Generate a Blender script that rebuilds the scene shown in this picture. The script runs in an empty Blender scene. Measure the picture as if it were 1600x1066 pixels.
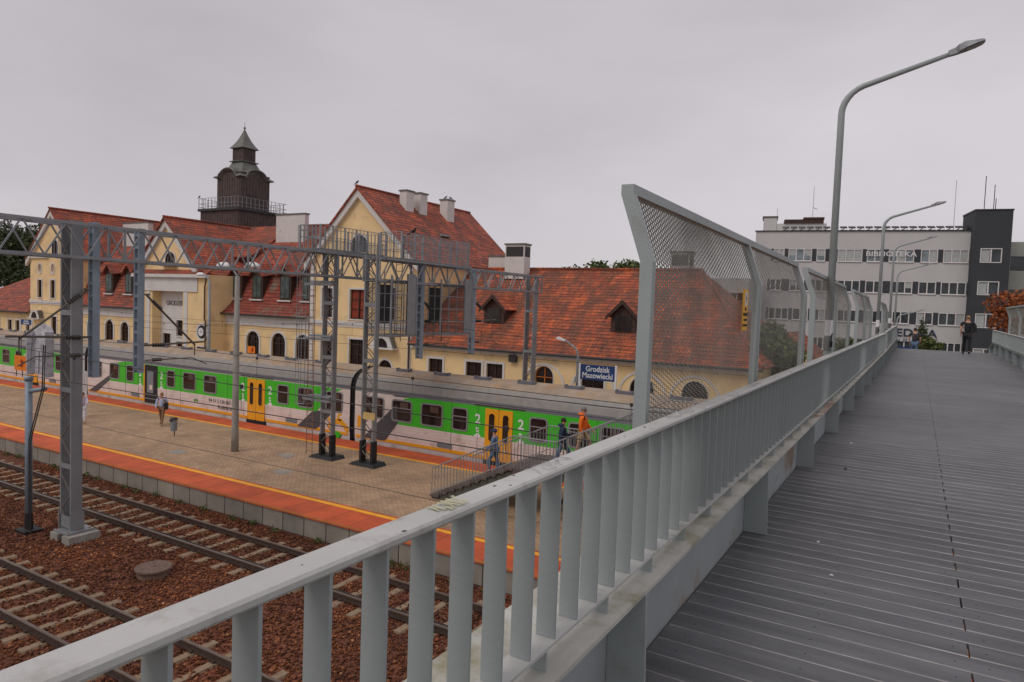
import bpy, bmesh, math, random
import numpy as np
from mathutils import Vector, Matrix
R = math.radians
random.seed(7)
S = bpy.context.scene
COL = S.collection

# ------------------------------------------------------------------ camera, sky, sun, exposure
cam_d = bpy.data.cameras.new("camera")
cam = bpy.data.objects.new("camera", cam_d)
COL.objects.link(cam)
cam_d.sensor_width = 36; cam_d.lens = 24.26
cam_d.clip_start = 0.05; cam_d.clip_end = 3000
_M = Matrix(((0.8613933, -0.05758227, 0.50466412), (0.50663943, 0.0263868, -0.86175415), (0.03630529, 0.99799199, 0.05190286)))
cam.matrix_world = Matrix.Translation((0, 0, 7.85)) @ _M.to_4x4()
S.camera = cam

W = bpy.data.worlds.new("World"); S.world = W; W.use_nodes = True
nt = W.node_tree; nt.nodes.clear()
def wn(t, **k):
    n = nt.nodes.new(t)
    for a, b in k.items(): setattr(n, a, b)
    return n
out = wn('ShaderNodeOutputWorld'); bg = wn('ShaderNodeBackground'); bg.inputs[1].default_value = 0.1
sky = wn('ShaderNodeTexSky', sky_type='NISHITA', sun_disc=False, sun_elevation=R(48), sun_rotation=R(200))
tc = wn('ShaderNodeTexCoord'); mp = wn('ShaderNodeMapping'); mp.inputs['Scale'].default_value = (1.0, 1.0, 2.6)
n1 = wn('ShaderNodeTexNoise'); n1.inputs['Scale'].default_value = 1.25; n1.inputs['Detail'].default_value = 5; n1.inputs['Roughness'].default_value = .5
cr = wn('ShaderNodeValToRGB')
cr.color_ramp.elements[0].position = .3; cr.color_ramp.elements[0].color = (3.85, 3.58, 3.78, 1)
cr.color_ramp.elements[1].position = .72; cr.color_ramp.elements[1].color = (5.6, 5.2, 5.45, 1)
mx = wn('ShaderNodeMixRGB'); mx.inputs[0].default_value = .06
L = nt.links
L.new(tc.outputs['Generated'], mp.inputs[0]); L.new(mp.outputs[0], n1.inputs['Vector']); L.new(n1.outputs[0], cr.inputs[0])
L.new(cr.outputs[0], mx.inputs[1]); L.new(sky.outputs[0], mx.inputs[2]); L.new(mx.outputs[0], bg.inputs[0]); L.new(bg.outputs[0], out.inputs[0])
sd = bpy.data.lights.new("sun", 'SUN'); sd.energy = 0.7; sd.angle = R(25); sd.color = (1, .95, .88)
sun = bpy.data.objects.new("sun", sd); COL.objects.link(sun)
sun.rotation_euler = (R(42), 0, R(-20))
S.view_settings.view_transform = 'Standard'; S.view_settings.look = 'None'
S.view_settings.exposure = 0.34; S.view_settings.gamma = 1

# ------------------------------------------------------------------ materials
MT = {}
def mat(name, col, rough=.6, metal=0., var=.15, vs=3., bump=0., bs=20., dirt=None, dirt_amt=.0, dirt_s=2., spec=.5):
    m = bpy.data.materials.new(name); m.use_nodes = True; MT[name] = m
    t = m.node_tree; ns = t.nodes; b = ns['Principled BSDF']
    b.inputs['Roughness'].default_value = rough; b.inputs['Metallic'].default_value = metal
    b.inputs['Specular IOR Level'].default_value = spec
    tc = ns.new('ShaderNodeTexCoord')
    n = ns.new('ShaderNodeTexNoise'); n.inputs['Scale'].default_value = vs; n.inputs['Detail'].default_value = 6
    t.links.new(tc.outputs['Object'], n.inputs['Vector'])
    r = ns.new('ShaderNodeMapRange'); r.inputs[1].default_value = .3; r.inputs[2].default_value = .7
    r.inputs[3].default_value = 1 - var; r.inputs[4].default_value = 1 + var
    t.links.new(n.outputs[0], r.inputs[0])
    mu = ns.new('ShaderNodeVectorMath'); mu.operation = 'SCALE'; mu.inputs[0].default_value = col[:3]
    t.links.new(r.outputs[0], mu.inputs['Scale'])
    last = mu.outputs[0]
    if dirt:
        n2 = ns.new('ShaderNodeTexNoise'); n2.inputs['Scale'].default_value = dirt_s; n2.inputs['Detail'].default_value = 8; n2.inputs['Roughness'].default_value = .65
        t.links.new(tc.outputs['Object'], n2.inputs['Vector'])
        r2 = ns.new('ShaderNodeMapRange'); r2.inputs[1].default_value = .62 - dirt_amt * .3; r2.inputs[2].default_value = .78 - dirt_amt * .2
        t.links.new(n2.outputs[0], r2.inputs[0])
        mm = ns.new('ShaderNodeMixRGB'); mm.inputs[2].default_value = (*dirt, 1)
        t.links.new(r2.outputs[0], mm.inputs[0]); t.links.new(last, mm.inputs[1]); last = mm.outputs[0]
    t.links.new(last, b.inputs['Base Color'])
    if bump:
        n3 = ns.new('ShaderNodeTexNoise'); n3.inputs['Scale'].default_value = bs; n3.inputs['Detail'].default_value = 4
        t.links.new(tc.outputs['Object'], n3.inputs['Vector'])
        bp = ns.new('ShaderNodeBump'); bp.inputs['Strength'].default_value = bump; bp.inputs['Distance'].default_value = .02
        t.links.new(n3.outputs[0], bp.inputs['Height']); t.links.new(bp.outputs[0], b.inputs['Normal'])
    return m
paint = mat('bridge_paint', (.335, .375, .37), .5, var=.09, vs=2.2, bump=.08, bs=60, dirt=(.24, .23, .18), dirt_amt=.12, dirt_s=2.5)
paint_top = mat('rail_paint', (.50, .50, .475), .45, var=.08, vs=4, bump=.12, bs=40, dirt=(.32, .30, .27), dirt_amt=.2, dirt_s=7)
flange_m = mat('flange_paint', (.52, .52, .47), .55, var=.15, vs=3, bump=.15, bs=30, dirt=(.27, .24, .13), dirt_amt=.42, dirt_s=4)
web_m = mat('girder_paint', (.36, .40, .40), .5, var=.1, vs=2, bump=.08, bs=30, dirt=(.30, .17, .07), dirt_amt=.1, dirt_s=1.7)
def addrust(m, y0, y1, scale, thr, col=(.26, .09, .03)):
    t = m.node_tree; ns = t.nodes; b = ns['Principled BSDF']; src = b.inputs['Base Color'].links[0].from_socket
    tc = ns.new('ShaderNodeTexCoord'); n = ns.new('ShaderNodeTexNoise'); n.inputs['Scale'].default_value = scale; n.inputs['Detail'].default_value = 9; n.inputs['Roughness'].default_value = .7
    t.links.new(tc.outputs['Object'], n.inputs['Vector']); sp = ns.new('ShaderNodeSeparateXYZ'); t.links.new(tc.outputs['Object'], sp.inputs[0])
    c = ns.new('ShaderNodeMath'); c.operation = 'SUBTRACT'; c.inputs[1].default_value = (y0 + y1) / 2; t.links.new(sp.outputs[1], c.inputs[0])
    a = ns.new('ShaderNodeMath'); a.operation = 'ABSOLUTE'; t.links.new(c.outputs[0], a.inputs[0])
    g = ns.new('ShaderNodeMapRange'); g.inputs[1].default_value = 0; g.inputs[2].default_value = (y1 - y0) / 2; g.inputs[3].default_value = .16; g.inputs[4].default_value = -.02; t.links.new(a.outputs[0], g.inputs[0])
    s = ns.new('ShaderNodeMath'); s.operation = 'ADD'; t.links.new(n.outputs[0], s.inputs[0]); t.links.new(g.outputs[0], s.inputs[1])
    r = ns.new('ShaderNodeMapRange'); r.inputs[1].default_value = thr; r.inputs[2].default_value = thr + .07; r.inputs[4].default_value = .85; t.links.new(s.outputs[0], r.inputs[0])
    mm = ns.new('ShaderNodeMixRGB'); mm.inputs[2].default_value = (*col, 1); t.links.new(r.outputs[0], mm.inputs[0]); t.links.new(src, mm.inputs[1]); t.links.new(mm.outputs[0], b.inputs['Base Color'])
addrust(flange_m, 6.2, 11.5, 3.5, .62); addrust(web_m, 3.5, 10, 2.2, .68, (.22, .11, .05)); addrust(paint, 1, 12, 9, .80, (.20, .08, .035)); addrust(paint_top, 0, 14, 11, .80, (.22, .15, .09))
rust = mat('rust', (.30, .11, .04), .85, var=.35, vs=20, bump=.3)
galv = mat('galvanised_steel', (.26, .275, .29), .5, .25, var=.14, vs=1.6, dirt=(.27, .26, .27), dirt_amt=.3)
galv_l = mat('pale_galvanised_steel', (.25, .26, .27), .5, .2, var=.12, vs=1.5)
mesh_m = mat('expanded_metal', (.44, .44, .40), .55, .3, var=.2, vs=3)
black = mat('black_rubber', (.012, .012, .014), .6, var=.2)
dark = mat('dark_metal', (.03, .028, .028), .55, var=.2)
conc = mat('concrete', (.30, .28, .25), .85, var=.2, vs=3, bump=.25, bs=30, dirt=(.12, .10, .08), dirt_amt=.2, dirt_s=1.5)
sleeper_m = mat('sleeper_concrete', (.31, .225, .145), .9, var=.25, vs=5, bump=.3, bs=40, dirt=(.15, .07, .04), dirt_amt=.35, dirt_s=5)
railside = mat('rail_rust', (.055, .032, .023), .8, var=.3, vs=12, bump=.2)
railtop = mat('rail_head', (.17, .125, .10), .4, .3, var=.15, vs=5)
white = mat('white_plaster', (.66, .63, .60), .85, var=.08, vs=1.2, dirt=(.45, .42, .38), dirt_amt=.15, dirt_s=1.2)
yellow_w = mat('yellow_plaster', (.84, .61, .32), .88, var=.10, vs=.6, bump=.06, bs=60, dirt=(.56, .41, .24), dirt_amt=.3, dirt_s=.7)
wood = mat('brown_wood', (.055, .026, .018), .75, var=.35, vs=6)
orange_wood = mat('varnished_frame', (.50, .15, .02), .45, var=.2, vs=5)
redcurtain = mat('red_curtain', (.24, .035, .015), .8, var=.4, vs=5)
cream = mat('train_cream', (.72, .63, .58), .4, var=.09, vs=1, dirt=(.40, .32, .26), dirt_amt=.3, dirt_s=1.3)
green = mat('train_green', (.055, .50, .022), .35, var=.08, vs=1)
tgrey = mat('train_dark_grey', (.07, .07, .08), .4, var=.1)
tgrey_l = mat('train_cantrail_grey', (.15, .15, .17), .45, var=.1)
tyellow = mat('train_yellow', (.80, .36, .010), .4, var=.06)
troof = mat('train_roof', (.36, .28, .21), .8, var=.2, vs=1.4, dirt=(.40, .24, .12), dirt_amt=.45, dirt_s=1.2)
glass = mat('dark_glass', (.022, .014, .013), .12, var=.6, vs=1.1, spec=.6)
glass_o = mat('office_glass', (.16, .20, .22), .12, var=.55, vs=1.3, spec=.8)
frame_g = mat('window_rubber_frame', (.25, .25, .25), .5)
signblue = mat('sign_blue', (.012, .045, .16), .5, var=.05)
signwhite = mat('sign_white', (.75, .75, .75), .6, var=.03)
signyel = mat('warning_yellow', (.80, .40, .02), .6, var=.06)
signor = mat('sign_orange', (.85, .22, .01), .6, var=.06)
copper = mat('dark_cladding', (.075, .048, .043), .6, var=.35, vs=2)
verd = mat('patina_metal', (.17, .175, .155), .6, .2, var=.35, vs=2, dirt=(.05, .045, .04), dirt_amt=.4)
off_w = mat('office_render', (.56, .55, .545), .85, var=.05, vs=.5)
off_d = mat('office_dark_render', (.045, .05, .058), .8, var=.08, vs=.6)
off_g = mat('office_green_render', (.36, .37, .33), .85, var=.05)
skin = mat('skin', (.50, .26, .17), .6, var=.06)
bin_m = mat('bin_paint', (.20, .22, .24), .5, var=.1)
manh = mat('manhole_concrete', (.17, .11, .085), .9, var=.3, vs=8, bump=.3)

def tilemat(name, c1, c2, moss, moss_amt, row=.36):
    m = bpy.data.materials.new(name); m.use_nodes = True
    t = m.node_tree; ns = t.nodes; b = ns['Principled BSDF']; b.inputs['Roughness'].default_value = .8
    uv = ns.new('ShaderNodeUVMap'); uv.uv_map = 'UVMap'
    br = ns.new('ShaderNodeTexBrick'); br.inputs['Scale'].default_value = 1
    br.inputs['Brick Width'].default_value = .95; br.inputs['Row Height'].default_value = row
    br.inputs['Mortar Size'].default_value = .0; br.inputs['Mortar Smooth'].default_value = .6; br.inputs['Bias'].default_value = 0
    br.inputs['Color1'].default_value = (*c1, 1); br.inputs['Color2'].default_value = (*c2, 1)
    br.inputs['Mortar'].default_value = (c2[0] * .28, c2[1] * .3, c2[2] * .35, 1)
    t.links.new(uv.outputs[0], br.inputs['Vector'])
    n = ns.new('ShaderNodeTexNoise'); n.inputs['Scale'].default_value = .9; n.inputs['Detail'].default_value = 8; n.inputs['Roughness'].default_value = .7
    mpn = ns.new('ShaderNodeMapping'); mpn.inputs['Scale'].default_value = (1.0, .45, 1)
    t.links.new(uv.outputs[0], mpn.inputs[0]); t.links.new(mpn.outputs[0], n.inputs['Vector'])
    r = ns.new('ShaderNodeMapRange'); r.inputs[1].default_value = .60 - moss_amt * .25; r.inputs[2].default_value = .74 - moss_amt * .2; r.inputs[4].default_value = .8
    t.links.new(n.outputs[0], r.inputs[0])
    mm = ns.new('ShaderNodeMixRGB'); mm.inputs[2].default_value = (*moss, 1)
    t.links.new(r.outputs[0], mm.inputs[0]); t.links.new(br.outputs['Color'], mm.inputs[1])
    n2 = ns.new('ShaderNodeTexNoise'); n2.inputs['Scale'].default_value = 3.5; n2.inputs['Detail'].default_value = 3
    t.links.new(uv.outputs[0], n2.inputs['Vector'])
    r2 = ns.new('ShaderNodeMapRange'); r2.inputs[1].default_value = .3; r2.inputs[2].default_value = .7; r2.inputs[3].default_value = .7; r2.inputs[4].default_value = 1.25
    t.links.new(n2.outputs[0], r2.inputs[0])
    # course lines with a wavy lower edge (pantile relief)
    def mth(op, a, c=None):
        q = ns.new('ShaderNodeMath'); q.operation = op
        for i_, v_ in enumerate((a, c)):
            if v_ is None: continue
            if isinstance(v_, (int, float)): q.inputs[i_].default_value = v_
            else: t.links.new(v_, q.inputs[i_])
        return q.outputs[0]
    sp = ns.new('ShaderNodeSeparateXYZ'); t.links.new(uv.outputs[0], sp.inputs[0])
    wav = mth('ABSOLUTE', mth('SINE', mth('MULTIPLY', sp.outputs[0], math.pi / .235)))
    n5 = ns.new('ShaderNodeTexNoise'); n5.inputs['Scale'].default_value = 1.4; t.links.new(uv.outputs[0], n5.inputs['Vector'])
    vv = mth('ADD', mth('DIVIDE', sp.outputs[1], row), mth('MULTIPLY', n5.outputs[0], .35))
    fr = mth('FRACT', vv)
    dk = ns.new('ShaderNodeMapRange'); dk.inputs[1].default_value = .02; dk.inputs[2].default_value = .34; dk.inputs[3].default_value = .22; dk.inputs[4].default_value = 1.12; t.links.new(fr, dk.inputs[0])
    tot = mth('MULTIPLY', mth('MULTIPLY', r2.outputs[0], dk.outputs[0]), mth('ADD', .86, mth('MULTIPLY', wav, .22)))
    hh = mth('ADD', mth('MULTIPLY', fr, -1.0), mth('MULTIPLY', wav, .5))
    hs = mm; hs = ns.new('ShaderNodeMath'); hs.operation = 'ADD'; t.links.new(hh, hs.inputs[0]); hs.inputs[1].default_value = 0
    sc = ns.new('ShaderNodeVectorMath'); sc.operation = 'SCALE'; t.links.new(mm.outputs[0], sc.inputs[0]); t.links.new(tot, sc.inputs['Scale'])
    t.links.new(sc.outputs[0], b.inputs['Base Color'])
    bp = ns.new('ShaderNodeBump'); bp.inputs['Strength'].default_value = .6; bp.inputs['Distance'].default_value = .05
    t.links.new(hs.outputs[0], bp.inputs['Height']); t.links.new(bp.outputs[0], b.inputs['Normal'])
    return m
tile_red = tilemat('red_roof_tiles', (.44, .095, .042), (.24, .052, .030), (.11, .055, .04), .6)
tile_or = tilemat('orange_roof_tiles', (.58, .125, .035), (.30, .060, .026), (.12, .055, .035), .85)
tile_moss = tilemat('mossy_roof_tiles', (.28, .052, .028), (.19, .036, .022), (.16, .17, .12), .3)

def bandmat(name, kind):
    m = bpy.data.materials.new(name); m.use_nodes = True
    t = m.node_tree; ns = t.nodes; b = ns['Principled BSDF']; b.inputs['Roughness'].default_value = .8
    uv = ns.new('ShaderNodeTexCoord')
    if kind == 'paving':
        br = ns.new('ShaderNodeTexBrick'); br.inputs['Scale'].default_value = 1
        br.inputs['Brick Width'].default_value = .24; br.inputs['Row Height'].default_value = .12
        br.inputs['Mortar Size'].default_value = .012; br.inputs['Mortar Smooth'].default_value = .5
        br.inputs['Color1'].default_value = (.50, .32, .19, 1); br.inputs['Color2'].default_value = (.39, .255, .15, 1); br.inputs['Mortar'].default_value = (.17, .125, .085, 1)
        t.links.new(uv.outputs['Object'], br.inputs['Vector'])
        c = br.outputs['Color']
    elif kind == 'edging':
        br = ns.new('ShaderNodeTexBrick'); br.inputs['Scale'].default_value = 1
        br.inputs['Brick Width'].default_value = 1.0; br.inputs['Row Height'].default_value = 3; br.offset = 0
        br.inputs['Mortar Size'].default_value = .012
        br.inputs['Color1'].default_value = (.60, .105, .030, 1); br.inputs['Color2'].default_value = (.50, .090, .03, 1); br.inputs['Mortar'].default_value = (.18, .04, .02, 1)
        t.links.new(uv.outputs['Object'], br.inputs['Vector'])
        c = br.outputs['Color']
    elif kind == 'wallblocks':
        mpb = ns.new('ShaderNodeMapping'); mpb.inputs['Rotation'].default_value = (R(90), 0, 0)
        br = ns.new('ShaderNodeTexBrick'); br.inputs['Scale'].default_value = 1
        br.inputs['Brick Width'].default_value = 1.0; br.inputs['Row Height'].default_value = 3; br.offset = 0
        br.inputs['Mortar Size'].default_value = .02
        br.inputs['Color1'].default_value = (.30, .265, .215, 1); br.inputs['Color2'].default_value = (.21, .185, .16, 1); br.inputs['Mortar'].default_value = (.04, .03, .03, 1)
        t.links.new(uv.outputs['Object'], mpb.inputs[0]); t.links.new(mpb.outputs[0], br.inputs['Vector'])
        c = br.outputs['Color']
    n2 = ns.new('ShaderNodeTexNoise'); n2.inputs['Scale'].default_value = .7; n2.inputs['Detail'].default_value = 9; n2.inputs['Roughness'].default_value = .65
    t.links.new(uv.outputs['Object'], n2.inputs['Vector'])
    r2 = ns.new('ShaderNodeMapRange'); r2.inputs[1].default_value = .3; r2.inputs[2].default_value = .7; r2.inputs[3].default_value = .7; r2.inputs[4].default_value = 1.25
    t.links.new(n2.outputs[0], r2.inputs[0])
    sc = ns.new('ShaderNodeVectorMath'); sc.operation = 'SCALE'; t.links.new(c, sc.inputs[0]); t.links.new(r2.outputs[0], sc.inputs['Scale'])
    t.links.new(sc.outputs[0], b.inputs['Base Color'])
    bp = ns.new('ShaderNodeBump'); bp.inputs['Strength'].default_value = .4; bp.inputs['Distance'].default_value = .01; bp.invert = True
    t.links.new(br.outputs['Fac'], bp.inputs['Height']); t.links.new(bp.outputs[0], b.inputs['Normal'])
    return m
paving_m = bandmat('paving_blocks', 'paving'); edging_m = bandmat('red_edging_slabs', 'edging'); wallblk_m = bandmat('platform_wall_blocks', 'wallblocks')
linem = mat('yellow_line_paint', (.90, .42, .02), .7, var=.12, vs=3, dirt=(.40, .18, .06), dirt_amt=.15, dirt_s=4)

def deckmat():
    m = bpy.data.materials.new('deck_boards'); m.use_nodes = True
    t = m.node_tree; ns = t.nodes; b = ns['Principled BSDF']; b.inputs['Roughness'].default_value = .48
    uv = ns.new('ShaderNodeTexCoord')
    mp_ = ns.new('ShaderNodeMapping'); mp_.inputs['Scale'].default_value = (.6, 6.35, 1)
    n = ns.new('ShaderNodeTexNoise'); n.inputs['Scale'].default_value = 1.3; n.inputs['Detail'].default_value = 7; n.inputs['Roughness'].default_value = .6
    t.links.new(uv.outputs['Object'], mp_.inputs[0]); t.links.new(mp_.outputs[0], n.inputs['Vector'])
    r = ns.new('ShaderNodeValToRGB'); e = r.color_ramp.elements
    e[0].position = .3; e[0].color = (.078, .082, .090, 1); e[1].position = .72; e[1].color = (.175, .18, .19, 1)
    t.links.new(n.outputs[0], r.inputs[0])
    n2 = ns.new('ShaderNodeTexNoise'); n2.inputs['Scale'].default_value = 1.1; n2.inputs['Detail'].default_value = 8
    t.links.new(uv.outputs['Object'], n2.inputs['Vector'])
    rr = ns.new('ShaderNodeMapRange'); rr.inputs[1].default_value = .5; rr.inputs[2].default_value = .8; rr.inputs[4].default_value = .3
    t.links.new(n2.outputs[0], rr.inputs[0])
    mm = ns.new('ShaderNodeMixRGB'); mm.inputs[2].default_value = (.10, .09, .08, 1)
    t.links.new(rr.outputs[0], mm.inputs[0]); t.links.new(r.outputs[0], mm.inputs[1])
    n4 = ns.new('ShaderNodeTexNoise'); n4.inputs['Scale'].default_value = .45; n4.inputs['Detail'].default_value = 6; n4.inputs['Roughness'].default_value = .6; t.links.new(uv.outputs['Object'], n4.inputs['Vector'])
    r4 = ns.new('ShaderNodeMapRange'); r4.inputs[1].default_value = .3; r4.inputs[2].default_value = .7; r4.inputs[3].default_value = .72; r4.inputs[4].default_value = 1.3; t.links.new(n4.outputs[0], r4.inputs[0])
    s4 = ns.new('ShaderNodeVectorMath'); s4.operation = 'SCALE'; t.links.new(mm.outputs[0], s4.inputs[0]); t.links.new(r4.outputs[0], s4.inputs['Scale'])
    t.links.new(s4.outputs[0], b.inputs['Base Color'])
    w = ns.new('ShaderNodeTexWave'); w.wave_type = 'BANDS'; w.bands_direction = 'Y'; w.inputs['Scale'].default_value = 34; w.inputs['Distortion'].default_value = 0
    t.links.new(uv.outputs['Object'], w.inputs['Vector'])
    bp = ns.new('ShaderNodeBump'); bp.inputs['Strength'].default_value = .8; bp.inputs['Distance'].default_value = .004
    t.links.new(w.outputs[0], bp.inputs['Height']); t.links.new(bp.outputs[0], b.inputs['Normal'])
    return m
deck_m = deckmat()
deck_edge = mat('board_edge_sheen', (.30, .29, .29), .6, var=.3, vs=5)  # sheen on the plank bevels, put into a lighter edge colour

def ballastmat(name, scale=16):
    m = bpy.data.materials.new(name); m.use_nodes = True
    t = m.node_tree; ns = t.nodes; b = ns['Principled BSDF']; b.inputs['Roughness'].default_value = .95
    uv = ns.new('ShaderNodeTexCoord')
    v = ns.new('ShaderNodeTexVoronoi'); v.inputs['Scale'].default_value = scale
    t.links.new(uv.outputs['Object'], v.inputs['Vector'])
    sep = ns.new('ShaderNodeSeparateColor'); t.links.new(v.outputs['Color'], sep.inputs[0])
    r = ns.new('ShaderNodeValToRGB'); e = r.color_ramp.elements
    e[0].color = (.075, .022, .012, 1); e[1].color = (.26, .10, .045, 1)
    x = e.new(.55); x.color = (.15, .042, .020, 1)
    t.links.new(sep.outputs[0], r.inputs[0])
    n2 = ns.new('ShaderNodeTexNoise'); n2.inputs['Scale'].default_value = .35; n2.inputs['Detail'].default_value = 6
    t.links.new(uv.outputs['Object'], n2.inputs['Vector'])
    r2 = ns.new('ShaderNodeMapRange'); r2.inputs[1].default_value = .3; r2.inputs[2].default_value = .7; r2.inputs[3].default_value = .6; r2.inputs[4].default_value = 1.35
    t.links.new(n2.outputs[0], r2.inputs[0])
    sc = ns.new('ShaderNodeVectorMath'); sc.operation = 'SCALE'; t.links.new(r.outputs[0], sc.inputs[0]); t.links.new(r2.outputs[0], sc.inputs['Scale'])
    t.links.new(sc.outputs[0], b.inputs['Base Color'])
    bp = ns.new('ShaderNodeBump'); bp.inputs['Strength'].default_value = 1; bp.inputs['Distance'].default_value = .04; bp.invert = True
    t.links.new(v.outputs['Distance'], bp.inputs['Height']); t.links.new(bp.outputs[0], b.inputs['Normal'])
    return m
ballast_m = ballastmat('ballast')
def stonemat():
    m = bpy.data.materials.new('ballast_stone'); m.use_nodes = True
    t = m.node_tree; ns = t.nodes; b = ns['Principled BSDF']; b.inputs['Roughness'].default_value = .95
    g = ns.new('ShaderNodeNewGeometry'); r = ns.new('ShaderNodeValToRGB'); e = r.color_ramp.elements
    e[0].color = (.055, .017, .008, 1); e[1].color = (.50, .24, .11, 1); e[1].position = 1
    x = e.new(.5); x.color = (.14, .044, .014, 1); x = e.new(.82); x.color = (.22, .070, .022, 1); x = e.new(.97); x.color = (.34, .13, .05, 1)
    t.links.new(g.outputs['Random Per Island'], r.inputs[0])
    tcx = ns.new('ShaderNodeTexCoord')
    n2 = ns.new('ShaderNodeTexNoise'); n2.inputs['Scale'].default_value = .4; n2.inputs['Detail'].default_value = 6
    t.links.new(tcx.outputs['Object'], n2.inputs['Vector'])
    r2 = ns.new('ShaderNodeMapRange'); r2.inputs[1].default_value = .3; r2.inputs[2].default_value = .7; r2.inputs[3].default_value = .45; r2.inputs[4].default_value = 1.6
    t.links.new(n2.outputs[0], r2.inputs[0])
    sc = ns.new('ShaderNodeVectorMath'); sc.operation = 'SCALE'; t.links.new(r.outputs[0], sc.inputs[0]); t.links.new(r2.outputs[0], sc.inputs['Scale'])
    t.links.new(sc.outputs[0], b.inputs['Base Color'])
    return m
stone_m = stonemat()
def leafmat(name, c1, c2):
    m = bpy.data.materials.new(name); m.use_nodes = True
    t = m.node_tree; ns = t.nodes; b = ns['Principled BSDF']; b.inputs['Roughness'].default_value = .7
    g = ns.new('ShaderNodeNewGeometry'); mm = ns.new('ShaderNodeMixRGB')
    mm.inputs[1].default_value = (*c1, 1); mm.inputs[2].default_value = (*c2, 1)
    t.links.new(g.outputs['Random Per Island'], mm.inputs[0]); t.links.new(mm.outputs[0], b.inputs['Base Color'])
    return m
leaf_dark = leafmat('dark_leaves', (.018, .035, .010), (.07, .085, .025))
leaf_mid = leafmat('green_leaves', (.035, .07, .015), (.13, .15, .035))
leaf_or = leafmat('autumn_leaves', (.16, .040, .010), (.42, .12, .025))
bark = mat('bark', (.09, .06, .045), .9, var=.3, vs=8, bump=.4)

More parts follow.
